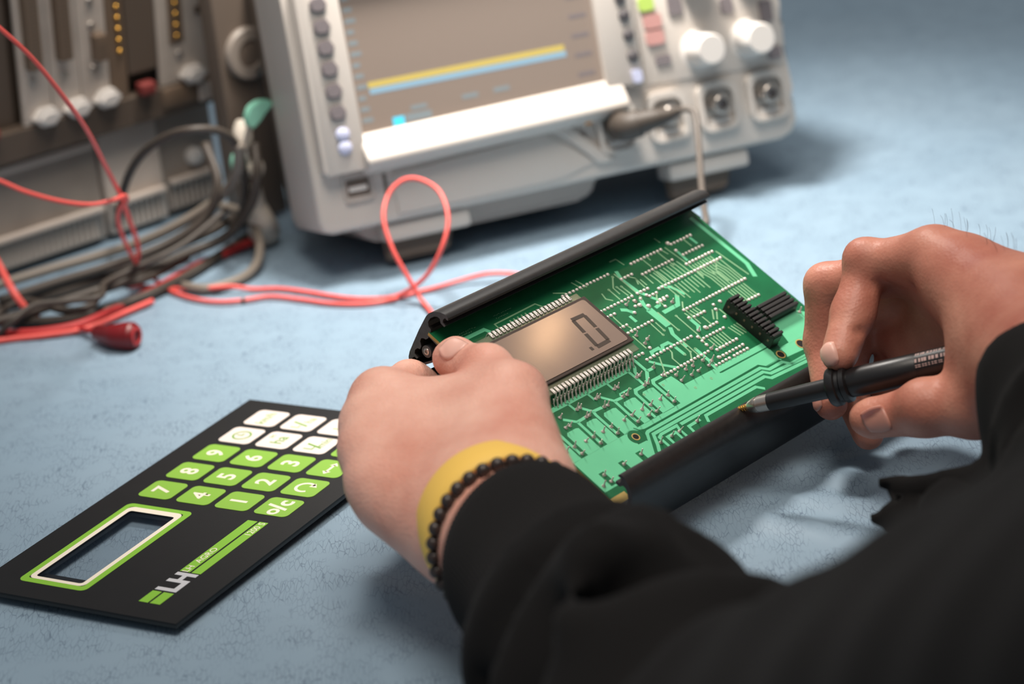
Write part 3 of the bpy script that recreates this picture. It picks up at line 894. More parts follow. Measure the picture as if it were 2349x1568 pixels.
for side in (0, 1):
    for i in range(22):
        o = p0 if n_ == 0 else dup(p0)
        n_ += 1
        x = 21.6 + i * 2.5
        if side == 0:
            o.location = Vector((x, LB0 - 0.1, 0)) * S
        else:
            o.location = Vector((x, LB1 + 0.1, 0)) * S
            o.rotation_euler = (0, 0, math.pi)
# small support bracket row beneath the lower pins
for i in range(22):
    pass
bm = nb()
for i in range(44): tube(bm, [(20.9 + i * 1.25, 60.2 - (i % 2), 3.4), (20.9 + i * 1.25, 59.0 - (i % 2), 1.4), (20.9 + i * 1.25, 57.9 - (i % 2), 0.1)], 0.3, n=6, k=2)
from_bm('lower_contact', bm, M['lead'], lcd, smooth=True)['kind'] = 'stuff'

# pin header and plug
hd = tag(from_bm('pin_header', box(nb(), 146.6, 153.6, 32.0, 62.4, 0, 6.6, 0.3), M['blackplastic'], cm))
for i in range(12):
    from_bm('header_rib', box(nb(), 146.4, 153.8, 32.3 + i * 2.54, 33.9 + i * 2.54, 6.6, 8.1, 0.3), M['blackrubber'], hd)
for i in range(6):
    from_bm('header_contact', box(nb(), 146.35, 146.6, 34.5 + i * 5.08 - 0.5, 34.5 + i * 5.08 + 0.5, 3.2, 4.2), M['rackbrown'], hd)
pl = from_bm('plug_housing', box(nb(), 160.4, 182.4, 43.6, 53.8, 0, 3.2, 0.3), M['blackplastic'], cm)
for i in range(4):
    from_bm('plug_rib', box(nb(), 160.2, 182.6, 43.7 + i * 2.54, 45.6 + i * 2.54, 3.2, 4.6, 0.35), M['blackrubber'], pl)

# extruded side rails (profile in board width / height)
PROF = [(113.8, 12.7), (114.2, 13.7), (115.4, 14.2), (116.8, 14.1), (119.3, 13.1), (121.3, 11.8), (122.9, 10.3), (124.3, 8.3), (125.2, 5.8), (125.5, 3.3), (126.2, -3.4), (126.6, -11.4), (126.8, -17.4), (126.4, -20.2), (125.2, -22.6), (123.2, -23.2), (120.7, -22.3), (112.6, -11.6),
        (113.0, -10.6), (121.2, -20.9), (123.4, -20.7), (124.4, -19.6), (123.5, -17.8), (121.9, -17.8), (121.4, -16.6), (124.0, -16.2), (124.4, -14.3), (123.6, -12.6), (122.0, -11.9), (122.0, -10.1), (123.5, -8.3), (123.6, -6.5), (122.4, -5.4), (121.1, -5.1), (120.2, -3.6), (120.1, -2.6), (114.6, -3.0), (113.8, -0.4),
        (121.3, -0.9), (119.9, 0.3), (120.5, 1.7), (122.1, 2.1), (123.2, 3.9), (122.8, 6.5), (121.2, 8.9), (119.6, 10.1), (118.0, 10.2), (116.8, 8.5), (114.4, 8.3), (114.0, 9.4), (116.0, 9.8), (116.3, 11.3), (115.7, 12.6), (114.6, 12.5)]
def rail(poly, x0, x1, flip):
    bm = nb()
    pts = [((122.2 - b) if flip else b, z) for b, z in poly]
    lo = [bm.verts.new((x0, b, z)) for b, z in pts]
    hi = [bm.verts.new((x1, b, z)) for b, z in pts]
    n = len(pts)
    for i in range(n):
        j = (i + 1) % n
        f = bm.faces.new((lo[i], lo[j], hi[j], hi[i])); f.smooth = True
    a = bm.faces.new(lo[::-1]); b = bm.faces.new(hi)
    a.material_index = 1; b.material_index = 1
    o = from_bm('side_rail', bm, [M['anod'], M['cutend']], cm, auto=35)
    return o
r1_ = rail(PROF, 3.0, 190.8, False)
r2_ = rail(PROF, 3.0, 190.8, True)
bx = (118.5, -10.5)
for flip, par in ((False, r1_), (True, r2_)):
    yb = (122.2 - bx[0]) if flip else bx[0]
    bm = nb(); cyl(bm, (3.2, yb, bx[1]), (190.6, yb, bx[1]), 2.9, n=20)
    sb = from_bm('screw_boss', bm, M['cutend'], par, auto=40)
    bm = nb(); lathe(bm, (3.2, yb, bx[1]), (-1, 0, 0), [(0, 1.7), (0.25, 1.6), (0.3, 0.9), (-0.6, 0.8), (-0.6, 0.1)], n=16)
    from_bm('screw_hole', bm, M['steel'], par, auto=40)
from_bm('back_plate', box(nb(), 4.5, 189.5, 8, 114.4, -19.6, -18.0, 0.3), M['anod'], cm)

# ------------------------------------------------------------------ oscilloscope
SO_ = (-103.0, 1330.0, 30.0)
t_ = math.radians(19.5); ta_ = math.radians(12)
SUx = (math.cos(t_), math.sin(t_), 0); SVy = (-math.sin(ta_) * math.sin(t_), math.sin(ta_) * math.cos(t_), math.cos(ta_))
sc = empty('oscilloscope', mtx=frame(SO_, SUx, SVy))
tag(sc, 'warm grey benchtop oscilloscope with a dark screen, knobs and input sockets', 'oscilloscope')
SW, SH = 311.0, 161.0
# rear shell
bm = nb(); box(bm, 12, SW - 12, 6, SH - 2, -120, -56, 5)
shell = from_bm('rear_shell', bm, M['darkshell'], sc, auto=40)
# front bezel, with a rounded outline and a notch on the right side
out = [(8, 0), (SW - 12, 0), (SW - 4, 3), (SW, 10), (SW, 22), (SW - 3, 30), (SW - 4, 44), (SW, 56), (SW + 1, 70), (SW - 3, 82), (SW - 4, 100), (SW - 4, SH - 10), (SW - 12, SH), (10, SH), (3, SH - 6), (2, SH - 14), (0, 8), (2, 2)]
bm = nb(); prism(bm, out, -60, 0)
es = [e for e in bm.edges if abs(e.verts[0].co.z) < .01 and abs(e.verts[1].co.z) < .01]
bmesh.ops.bevel(bm, geom=es, offset=3.0, segments=3, affect='EDGES', profile=0.5)
bez = from_bm('front_bezel', bm, M['bezel'], sc, auto=35)
# raised frame round the screen, its lower lip sloping outward
def slab(name, poly, z0, z1, m, par, bev=1.5):
    bm = nb(); prism(bm, poly, z0, z1)
    if bev:
        es = [e for e in bm.edges if abs(e.verts[0].co.z - z1) < .01 and abs(e.verts[1].co.z - z1) < .01]
        bmesh.ops.bevel(bm, geom=es, offset=bev, segments=2, affect='EDGES', profile=0.5)
    return from_bm(name, bm, m, par, auto=35)
slab('frame_left', [(6, 37), (9, 34), (33.4, 34), (33.4, SH - 4), (12, SH - 4), (8, SH - 10)], 0, 9, M['bezel'], bez)
slab('frame_right', [(187.6, 53), (212, 50), (212, SH - 4), (187.6, SH - 4)], 0, 7, M['bezel'], bez)
slab('frame_top', [(33, 143), (188, 143), (188, SH - 4), (33, SH - 4)], 0, 9, M['bezel'], bez)
bm = nb()
lipv = [(6, 54, 5.0), (6, 40, 17), (6, 36.5, 17), (6, 30, 0), (6, 54, 0)]
Lp = [bm.verts.new((x + 25, y, z)) for x, y, z in lipv]; Rp = [bm.verts.new((198, y + 3 - 2 * 0, z * .8)) for x, y, z in lipv]
for i in range(5):
    j = (i + 1) % 5
    bm.faces.new((Lp[i], Lp[j], Rp[j], Rp[i]))
bm.faces.new(Lp[::-1]); bm.faces.new(Rp)
bmesh.ops.recalc_face_normals(bm, faces=bm.faces)
bmesh.ops.bevel(bm, geom=list(bm.edges), offset=1.6, segments=3, affect='EDGES', profile=0.5)
from_bm('screen_lip', bm, M['bezel'], bez, auto=40)
scr = from_bm('screen', box(nb(), 33.6, 187.4, 53.6, 143.0, 0.2, 3.0), M['screen'], sc)
from_bm('trace_line', box(nb(), 43, 166, 79.0, 82.6, 3.0, 3.08), M['tyellow'], scr)
from_bm('trace_line', box(nb(), 43.4, 166.6, 75.4, 78.8, 3.0, 3.08), M['tblue'], scr)
from_bm('channel_box', box(nb(), 54, 61, 54.8, 60, 3.0, 3.08), M['tcyan'], scr)
from_bm('channel_text_bar', box(nb(), 62, 78, 56, 60.4, 3.0, 3.08), M['tgrey'], scr)
for i in range(12):
    from_bm('menu_text', box(nb(), 36.0, 36.0 + 6.5 - (i % 3), 60 + i * 6.4, 62.6 + i * 6.4, 3.0, 3.08), M['tgrey'], scr)
for x, y in ((66, 62.0), (98, 62.5), (118, 62.8)):
    from_bm('status_text', box(nb(), x, x + 10, y, y + 2.6, 3.0, 3.08), M['orange'] if 0 else M['tgrey'], scr)
for i in range(6):
    from_bm('menu_text', box(nb(), 172, 183, 62 + i * 11.5, 64.4 + i * 11.5, 3.0, 3.08), M['btngrey'], scr)
# buttons
def hexbutton(x, y, z, w, h, m):
    bm = nb(); prism(bm, [(x - w / 2, y - h * .25), (x - w * .28, y - h / 2), (x + w * .28, y - h / 2), (x + w / 2, y), (x + w * .28, y + h / 2), (x - w * .28, y + h / 2), (x - w / 2, y + h * .25)], z - 1, z + 2.4)
    es = [e for e in bm.edges if e.verts[0].co.z > z and e.verts[1].co.z > z]
    bmesh.ops.bevel(bm, geom=es, offset=0.8, segments=2, affect='EDGES')
    return from_bm('button', bm, m, sc, auto=40)
for y in (131.1, 118.6, 106.5, 94.4, 81.7, 69.2): hexbutton(20.6, y, 9, 10.0, 8.2, M['btngrey'])
for y in (56.6, 48.9):
    bm = nb(); lathe(bm, (20.9, y, 8), (0, 0, 1), [(0, 4.2), (2.6, 4.0), (3.4, 3.0), (3.4, 0.1)], n=24)
    from_bm('button', bm, M['btnblue'], sc, auto=40)
for x, y in ((203.6, 115), (204.3, 103.5), (205.2, 92.9), (206.0, 81.1), (206.6, 68.3)):
    bm = nb(); lathe(bm, (x, y, 6.5), (0, 0, 1), [(0, 3.6), (2.4, 3.4), (3.2, 2.4), (3.2, 0.1)], n=24)
    from_bm('button', bm, M['btndark'], sc, auto=40)
bm = nb(); prism(bm, rrect(207.1, 56.2, 6, 8, 2), 5, 9); from_bm('button', bm, M['btnblue'], sc)
for y in (86.0, 76.2):
    bm = nb(); prism(bm, rrect(224.9, y, 11.5, 8.4, 2), 0, 3.2); from_bm('button', bm, M['btnred'], sc)
bm = nb(); prism(bm, rrect(222.4, 97, 9.6, 8.6, 2), 0, 3.4); from_bm('button', bm, M['btngreen'], sc)
for x, y, w, h in ((300, 79, 8, 13), (301.5, 53.4, 9, 8), (274.6, 87, 8, 10), (240.9, 93, 9, 12), (228, 62, 10, 6)):
    bm = nb(); prism(bm, rrect(x, y, w, h, 1.6), -0.5, 2.6); from_bm('button', bm, M['btngrey'], sc)
for x, y in ((252.5, 72.0), (286.0, 72.5), (254, 116), (288, 118)):
    bm = nb()
    lathe(bm, (x, y - 8.0, 0), (0, 0, 1), [(0, 12.5), (1.2, 12.5), (2.0, 10.2), (19.0, 9.4), (20.4, 8.4), (20.4, 0.1)], n=32, mod=lambda t, h: 1 + (0.025 * math.cos(t * 16) if 2 < h < 19 else 0))
    from_bm('knob', bm, M['knob'], sc, auto=40)
# raised islands between the controls
slab('control_panel', [(215, 49), (308, 46), (308, 106), (214, 110)], 0, 1.2, M['bezel'], bez, 0.6)
# input sockets in their wells
for i, (x, y) in enumerate(((291.7, 29.8), (258.3, 29.5), (224.4, 29.4), (190.6, 29.0))):
    bm = nb(); ring_prism(bm, rrect(x, y - 1, 25, 30, 6, 5), rrect(x, y - 2, 20, 24, 6, 5), 0, 5.0)
    from_bm('socket_surround', bm, M['bezel'], sc)
    bm = nb(); lathe(bm, (x, y, 0), (0, 0, 1), [(0, 7.6), (1.6, 7.6), (1.6, 5.8), (10, 5.6), (10.6, 4.9), (10.6, 3.2), (5, 3.0), (5, 0.1)], n=28)
    bn = from_bm('input_socket', bm, M['steel'], sc, auto=40)
    bm = nb(); lathe(bm, (x, y, 5), (0, 0, 1), [(0, 2.4), (4.0, 2.4), (4.4, 1.2), (4.4, .1)], n=16); from_bm('socket_core', bm, M['btndark'], bn, auto=40)
    bm = nb(); cyl(bm, (x - 6.4, y, 6), (x + 6.4, y, 6), 0.9, n=10); from_bm('socket_lug', bm, M['steel'], bn)
    bm = nb(); prism(bm, [(x - 7, y - 14), (x + 9, y - 14), (x + 9, y - 9), (x - 7, y - 9)], 0, 2.2); from_bm('socket_label_plate', bm, M['knob'], sc)
# chin: port, slot and slanted recess
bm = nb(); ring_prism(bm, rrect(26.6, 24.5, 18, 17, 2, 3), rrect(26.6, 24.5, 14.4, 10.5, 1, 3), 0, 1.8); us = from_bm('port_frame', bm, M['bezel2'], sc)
from_bm('port_opening', box(nb(), 19.6, 33.6, 19.4, 29.6, 0.05, 0.5), M['darkshell'], us)
from_bm('port_tongue', box(nb(), 21.0, 32.0, 22.4, 25.2, 0.4, 1.6), M['knob'], us)
from_bm('card_slot', box(nb(), 42.4, 44.6, 15, 29, 0.03, 0.5), M['darkshell'], sc)
slab('chin_plate', [(48, 4), (150, 4), (176, 10), (146, 33), (48, 28)], 0, 1.6, M['bezel'], bez, 1.2)
slab('chin_wedge', [(150, 36), (160, 36), (186, 9), (176, 9)], 0, 4, M['bezel'], bez, 1.2)
bm = nb(); prism(bm, rrect(166.1, 27.2, 10, 4.4, 2), 0, 1.0); from_bm('oval_window', bm, M['darkshell'], sc)
bm = nb(); prism(bm, rrect(172.9, 36.2, 4.4, 6, 1.5), 3.5, 5.0); from_bm('colour_mark', bm, M['orange'], sc)
# underside and folding feet
bm = nb(); prism(bm, [(40, -13), (170, -13), (180, -6), (182, 8), (22, 8), (28, -6)], -100, -16)
es = [e for e in bm.edges]
bmesh.ops.bevel(bm, geom=es, offset=3.0, segments=3, affect='EDGES')
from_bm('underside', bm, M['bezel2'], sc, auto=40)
Minv = sc.matrix_world.inverted()
def foot(x, side):
    top = Vector((x, 0, -22))
    w = sc.matrix_world @ (top * S)
    base = Minv @ Vector((w.x - 0.002, w.y - 0.014, 0.0035)) / S
    d = base - top
    bm = nb()
    ux = Vector((1, 0, 0)) * 24
    nrm = d.cross(Vector((1, 0, 0))).normalized() * 4
    P4 = [top - ux + nrm, top + ux + nrm, top + ux - nrm, top - ux - nrm]
    Q4 = [base - ux * .8 + nrm, base + ux * .8 + nrm, base + ux * .8 - nrm, base - ux * .8 - nrm]
    a = [bm.verts.new(p) for p in P4]; b = [bm.verts.new(p) for p in Q4]
    for i in range(4):
        j = (i + 1) % 4
        bm.faces.new((a[i], a[j], b[j], b[i]))
    bm.faces.new(a[::-1]); bm.faces.new(b)
    bmesh.ops.recalc_face_normals(bm, faces=bm.faces)
    bmesh.ops.bevel(bm, geom=list(bm.edges), offset=1.5, segments=2, affect='EDGES')
    f = from_bm('foot', bm, M['darkshell'], sc, auto=40)
    bm = nb(); box(bm, x - 27, x + 27, -12, -1, -26, -4, 2.5); from_bm('foot_hinge', bm, M['bezel'], f, auto=40)
foot(66, -1); foot(250, 1)
for x in (40, 270):
    w = sc.matrix_world @ (Vector((x, 2, -112)) * S)
    lo = Minv @ Vector((w.x, w.y, 0.001)) / S
    bm = nb(); cyl(bm, (x, 8, -112), tuple(lo), 9, 8, n=20); from_bm('rear_foot', bm, M['blackrubber'], sc, auto=40)

# probe lead plugged into the first input socket
def SCW(x, y, z): return tuple((sc.matrix_world @ (Vector((x, y, z)) * S)) / S)
pc = empty('probe_lead', SCW(190.6, 29.0, 10))
tag(pc, 'dark probe lead plugged into the oscilloscope and hanging down behind the circuit board', 'cable')
def wtube(name, pts, r, m, par, n=10, k=8):
    bm = nb(); off = (par.location / S) if par is not None else Vector((0, 0, 0))
    tube(bm, [Vector(p) - off for p in pts], r, n, k)
    return from_bm(name, bm, m, par, smooth=True)
a = Vector(SCW(190.6, 29.0, 7)); b = Vector(SCW(190.6, 29.0, 22)); c0 = Vector(SCW(203, 31, 30)); c1 = Vector(SCW(210, 31.5, 32)); c2 = Vector(SCW(219, 33, 33))
wtube('plug_body', [a, a.lerp(b, .5), b, b.lerp(c0, .5)], lambda t: 9.0 - 0.8 * t, M['blackcable'], pc, 20)
wtube('strain_relief', [b, c0, c1, c2], lambda t: (8.0 - 5.2 * t) * (1 + 0.05 * math.sin(t * 90)), M['blackcable'], pc, 16, 14)
wtube('cable', [c1, c2, (117.2, 1376.5, 70.4), (121.0, 1372.5, 68.5), (120.9, 1362.1, 60.7), (119.5, 1345.0, 52.6), (117.2, 1320.5, 44.4), (114.6, 1286.6, 39.7), (113.2, 1261.8, 36.3), (112.3, 1282.3, 22.0), (106.9, 1316.3, 6.0), (93.6, 1312.2, 2.2), (70.9, 1281.5, 2.2)], 1.9, M['probecable'], pc, 10)

# ------------------------------------------------------------------ card rack on two power units
tr_ = math.radians(40); tt_ = math.radians(-8)
RO = (-307.55, 1407.78, 0.0)
RUx = (math.cos(tr_), math.sin(tr_), 0)
RVy = (-math.sin(tt_) * math.sin(tr_), math.sin(tt_) * math.cos(tr_), math.cos(tt_))
RF = frame(RO, RUx, RVy)
PF = frame(RO, RUx, (0, 0, 1))
def unit(name, label, xa, xb, ya, yb, depth, m, z0=0):
    e = empty(name, mtx=PF @ Matrix.Translation(Vector((xa, 0, 0)) * S))
    tag(e, label, 'power supply', 'power units under the card rack')
    w = xb - xa
    bm = nb(); box(bm, 0, w, ya, yb, z0 - depth, z0, 1.5); bod = from_bm('case', bm, m, e, auto=40)
    bm = nb(); box(bm, 2, w - 2, 22, 26, z0, z0 + 6, 1.2); from_bm('vent_ledge', bm, M['psulight'], e, auto=40)
    n = int((w - 6) / 4.2)
    for i in range(n):
        from_bm('vent_slat', box(nb(), 3 + i * 4.2, 5.4 + i * 4.2, 6, 21, z0, z0 + 2.2), M['ringgrey'], e)
    bm = nb(); box(bm, 1, w - 1, yb - 4, yb + 1.5, z0 - 12, z0 + 1.5, 1); from_bm('top_ledge', bm, M['psulight'], e, auto=40)
    return e
u1_ = unit('power_supply', 'flat grey power unit at the far left under the card rack', -26, 80, 3.5, 66, 120, M['psu'])
u2_ = unit('power_supply', 'lighter grey power unit below the middle of the card rack', 83, 127, 3.5, 73, 120, M['psulight'])
u3_ = unit('power_supply', 'narrow grey power unit beside the dark side of the oscilloscope', 130, 173, 3.5, 76, 90, M['psu'], -6)
for e, xs in ((u1_, (14, 90)), (u2_, (6, 36)), (u3_, (6, 28))):
    for x in xs:
        for z in (-14, -80):
            bm = nb(); cyl(bm, (x, 4, z), (x, 0.4, z), 4, n=14); from_bm('foot', bm, M['blackrubber'], e)
bm = nb(); lathe(bm, (25, 36, -6), (0, 0, 1), [(0, 6), (4, 5.6), (5, 4), (5, .1)], n=20); from_bm('knob', bm, M['knob'], u3_, auto=40)
rk = empty('card_rack', mtx=RF)
tag(rk, 'card rack of grey faceplates, connectors and pale latches standing left of the oscilloscope', 'card rack')
bm = nb(); box(bm, -28, 172, 75.0, 90, -110, -6, 1); from_bm('lower_rail', bm, M['rackdark'], rk)
bm = nb(); box(bm, -30, 26, 88, 215, -120, -8); box(bm, 100, 126, 96, 212, -118, -16); from_bm('dark_interior', bm, M['rackdark'], rk)
from_bm('back_panel', box(nb(), -30, 171, 91, 205, -16, -13), M['rackdark'], rk)
bm = nb(); box(bm, -26, 172, 205, 216, -110, 0, 1); from_bm('upper_rail', bm, M['rackdark'], rk)
for x in (-34, 172):
    bm = nb(); box(bm, x, x + 3, 80, 216, -125, 0, 0.5); from_bm('side_plate', bm, M['rackgrey'], rk)
bm = nb(); box(bm, -20, 172, 72.5, 92, -8, 2, 1.0); from_bm('front_strip', bm, M['rackdark'], rk)
def module(xa, xb, y0=92.5, y1=204, m=M['rackgrey'], conn=None, screws=(), latch=None):
    p = from_bm('module_faceplate', box(nb(), xa + .3, xb - .3, y0, y1, -2, 0.8, 0.3), m, rk)
    if conn:
        cx, ca, cb, w = conn
        from_bm('module_connector', box(nb(), cx - w / 2, cx + w / 2, ca, cb, 0.8, 8, 0.6), M['rackbrown'], p)
        bm = nb()
        k = int((cb - ca - 4) / 2.54)
        for i in range(k):
            for q in (-1, 0, 1):
                box(bm, cx + q * 2.0 - .5, cx + q * 2.0 + .5, ca + 2.4 + i * 2.54, ca + 3.4 + i * 2.54, 8, 8.25)
        from_bm('connector_contact', bm, M['gold'] if 0 else M['rackdark'], p)['kind'] = 'stuff'
    for sx, sy in screws:
        bm = nb(); lathe(bm, (sx, sy, 0.8), (0, 0, 1), [(0, 2.6), (1.2, 2.6), (2.0, 1.8), (2.0, .1)], n=20); from_bm('module_screw', bm, M['steel'], p, auto=40)
    if latch:
        lx, ly = latch
        bm = nb(); prism(bm, [(lx - 9.5, ly), (lx - 5, ly - 5.2), (lx + 3.6, ly - 5.8), (lx + 9, ly), (lx + 4.6, ly + 5.4), (lx - 4.2, ly + 5.4)], 1, 9)
        es = [e for e in bm.edges if e.verts[0].co.z > 5 and e.verts[1].co.z > 5]
        bmesh.ops.bevel(bm, geom=es, offset=2.4, segments=3, affect='EDGES'); from_bm('module_latch', bm, M['latch'], p, auto=50)
    return p
module(27, 48, conn=(36, 128, 200, 9), screws=((35.5, 119), (35.5, 203)), latch=(41.6, 96.5))
module(48, 69, conn=(57.3, 129, 200, 8.5), screws=((57.2, 118.5), (56.5, 203)), latch=(63.8, 96.3))
module(69, 90, conn=(82, 122.5, 139, 8), screws=((78.4, 117.3), (79.1, 144.5), (79.6, 160)), latch=(85, 97))
m4 = module(90, 103, m=M['rackbrown'])
module(103.5, 125.5, y0=106, m=M['rackdark'])
m5 = module(126, 171, conn=None, screws=((141.3, 110.8), (150, 203)), latch=(149.4, 96.3))
from_bm('module_socket', box(nb(), 135, 146, 118, 200, 0.8, 1.4, .2), M['rackbrown'], m5)
for par, x, y0 in ((m4, 98, 123.4), (m5, 140.5, 123.0)):
    for i in range(10):
        bm = nb(); lathe(bm, (x, y0 + i * 7.12, 0.8), (0, 0, 1), [(0, 1.9), (0.8, 1.8), (1.8, 1.3), (2.3, 0.7), (2.4, .05)], n=16); from_bm('gold_contact', bm, M['gold'], par, auto=50)
for y in (150, 136, 165, 180):
    bm = nb(); lathe(bm, (158, y, 0.8), (0, 0, 1), [(0, 3.0), (.8, 3.0), (.8, 1.6), (0.1, 1.5), (0.1, .1)], n=18); from_bm('panel_hole', bm, M['rackdark'], m5, auto=40)
bm = nb(); box(bm, 108, 119, 92, 100, 0, 8, 1.5); from_bm('red_lever', bm, M['redlever'], rk, auto=40)
bm = nb(); box(bm, -4, 7, 92, 99, 0, 8, 1.5); from_bm('red_lever', bm, M['redlever'], rk, auto=40)
bm = nb(); box(bm, 126, 172, 77, 91, -60, 4, 2); from_bm('lower_housing', bm, M['rackbrown'], rk, auto=40)
from_bm('housing_plate', box(nb(), 152, 169, 77, 89, 4, 6, 1), M['psulight'], rk)

dk = empty('side_case', mtx=PF @ Matrix.Translation(Vector((143.0, 0, 58)) * S))
tag(dk, 'dark upright case with a pale ring on its front, beside the oscilloscope', 'case')
bm = nb(); box(bm, 0, 36, 2.5, 215, -15, 0, 2.0); dcase = from_bm('case', bm, M['darkshell'], dk, auto=40)
bm = nb(); lathe(bm, (20.8, 109.7, 0), (0, 0, 1), [(0, 16.5), (3.0, 16.5), (4.2, 15.2), (4.2, 8.8), (1.2, 8.4), (1.2, 0.2)], n=40)
from_bm('ring', bm, M['ringdull'], dk, auto=40)
bm = nb(); lathe(bm, (20.8, 109.7, 1.2), (0, 0, 1), [(0, 8.7), (1.9, 8.7), (2.2, 7), (2.2, 0.2)], n=32)
from_bm('ring_centre', bm, M['darkshell'], dk, auto=40)
bm = nb(); lathe(bm, (24.6, 98.0, 4.0), (0, 0, 1), [(0, 3.2), (1.0, 3.2), (1.6, 2.2), (1.6, 0.1)], n=20)
from_bm('ring_screw', bm, M['steel'], dk, auto=40)
for x in (8, 25):
    bm = nb(); cyl(bm, (x, 3, -7.5), (x, 0.4, -7.5), 5, n=14); from_bm('foot', bm, M['blackrubber'], dk)

# ------------------------------------------------------------------ cables on the bench
def cable(name, label, pts, r, m, group=None, n=10, cat='cable', k=8):
    e0 = Vector(pts[0])
    bm = nb(); tube(bm, [Vector(p) - e0 for p in pts], r, n, k)
    o = from_bm(name, bm, m, None, smooth=True)
    o.location = e0 * S
    tag(o, label, cat, group)
    return o
cable('red_wire', 'thin red wire with a tall upright loop in front of the oscilloscope',
      [(-247.1, 1184.6, 215.0), (-236.0, 1183.6, 203.0), (-224.2, 1192.2, 184.0), (-213.9, 1206.4, 158.0), (-208.4, 1223.0, 136.0), (-206.3, 1247.3, 110.0), (-206.8, 1284.7, 82.0), (-208.0, 1310.0, 60.0), (-208.9, 1329.1, 42.0), (-212.0, 1349.9, 26.0), (-218.9, 1366.9, 10.0), (-224.2, 1365.6, 2.2), (-213.7, 1360.0, 1.9), (-194.5, 1349.4, 1.9), (-175.2, 1338.2, 4.0), (-159.5, 1334.9, 4.5), (-146.9, 1332.8, 2.2), (-131.5, 1329.6, 1.9), (-115.8, 1319.4, 1.9), (-89.9, 1300.2, 1.9), (-69.9, 1293.9, 1.9), (-57.6, 1291.0, 5.0), (-43.3, 1280.1, 18.0), (-33.0, 1279.1, 34.0), (-28.3, 1288.8, 47.0), (-31.8, 1304.1, 58.0), (-41.9, 1315.0, 63.0), (-51.8, 1317.7, 63.0), (-60.7, 1313.4, 57.0), (-64.7, 1301.3, 47.0), (-61.4, 1290.6, 32.0), (-53.9, 1284.6, 15.0), (-48.3, 1279.9, 4.0), (-42.7, 1261.1, 1.9), (-38.1, 1230.7, 1.9)],
      1.3, M['redwire'], None, 10, 'wire')
cable('red_wire', 'thin red wire hooked round the other one and lying flat beneath its loop',
      [(-286.6, 1295.8, 100.0), (-272.0, 1290.4, 95.0), (-256.9, 1280.7, 90.0), (-236.6, 1268.8, 86.0), (-219.6, 1263.6, 84.0), (-207.7, 1268.2, 84.0), (-204.2, 1280.5, 82.0), (-203.7, 1285.9, 78.0), (-209.1, 1290.6, 72.0), (-213.4, 1303.8, 60.0), (-215.1, 1329.6, 38.0), (-214.0, 1357.2, 15.0), (-206.6, 1364.2, 3.5), (-193.9, 1342.7, 2.0), (-179.6, 1326.5, 1.9), (-166.3, 1317.9, 1.9), (-152.2, 1315.8, 1.9), (-135.9, 1317.4, 1.9), (-117.7, 1306.6, 1.9), (-99.8, 1294.4, 1.9), (-82.2, 1288.2, 1.9), (-67.3, 1289.5, 1.9), (-53.7, 1297.0, 1.9), (-40.0, 1302.4, 1.9), (-24.7, 1308.0, 3.0), (-10.0, 1308.2, 5.0), (4.2, 1306.6, 4.0), (19.9, 1298.2, 2.0)],
      1.3, M['redwire'], None, 10, 'wire')
bm = nb(); p_ = Vector((-152.2, 1315.8, 1.9)); q_ = Vector((-148.4, 1315.3, 1.9)); cyl(bm, (0, 0, 0), tuple((q_ - p_) * .5), 1.7, n=12)
mk = from_bm('wire_mark', bm, M['blackcable']); mk.location = p_ * S; mk.parent = bpy.data.objects['red_wire.001']; mk.matrix_parent_inverse = Matrix.Translation(-bpy.data.objects['red_wire.001'].location)
cable('red_cable', 'thick dark red test cable lying under the thin red wires on the mat',
      [(-304.6, 1300.3, 3.0), (-289.4, 1298.6, 3.0), (-263.9, 1295.2, 3.0), (-242.4, 1301.6, 3.0), (-224.8, 1322.5, 3.0), (-209.2, 1343.2, 3.0), (-189.0, 1375.9, 3.0), (-172.1, 1396.6, 3.5), (-157.1, 1411.9, 4.0), (-144.2, 1422.1, 4.0)], 2.6, M['redcable'], None, 12)
cable('red_cable', 'paler red cable lying just below the thick red cable at the left edge',
      [(-302.8, 1288.4, 2.0), (-283.4, 1291.0, 2.0), (-261.1, 1291.4, 2.0), (-239.1, 1294.8, 2.5), (-219.0, 1315.4, 2.5), (-205.3, 1329.8, 2.5)], 1.7, M['redwire'], None, 10)
cable('red_lead', 'short red lead dropping from the left edge onto the black cables',
      [(-299.5, 1353.2, 40.0), (-291.2, 1338.6, 30.0), (-282.6, 1321.6, 20.0), (-276.1, 1317.5, 10.0), (-270.0, 1317.4, 4.0)], 2.2, M['redwire'], None, 10, 'wire')
# red crocodile boot at the end of its lead
cbp = Vector((-229.4, 1271.4, 6.0))
cb_ = empty('red_clip', cbp)
tag(cb_, 'dark red insulated clip lying on the mat at the end of a red lead', 'clip')
def rel(p): return tuple(Vector(p) - cbp)
bm = nb(); tube(bm, [rel((-230.7, 1275.9, 6.0)), rel((-224.3, 1269.9, 6.0)), rel((-217.9, 1263.9, 7.0)), rel((-211.8, 1262.1, 7.0)), rel((-206.7, 1259.9, 7.0))], lambda t: 4.2 + 3.6 * min(1, t * 1.5) - (1.2 if t > .93 else 0), 18, 8)
from_bm('boot', bm, M['redboot'], cb_, smooth=True)
bm = nb(); lathe(bm, rel((-207.2, 1260.1, 7.0)), tuple(Vector((-206.7, 1259.9, 7.0)) - Vector((-211.8, 1262.1, 7.0))), [(0, 5.2), (1.2, 5.4), (1.4, 3.6), (-2, 3.2), (-2, .1)], n=20)
from_bm('boot_mouth', bm, M['redcable'], cb_, auto=40)
bm = nb(); tube(bm, [rel((-252.2, 1300.3, 3.0)), rel((-242.5, 1293.1, 3.0)), rel((-229.9, 1277.0, 5.5))], 1.6, 10, 8)
from_bm('lead', bm, M['redcable'], cb_, smooth=True)

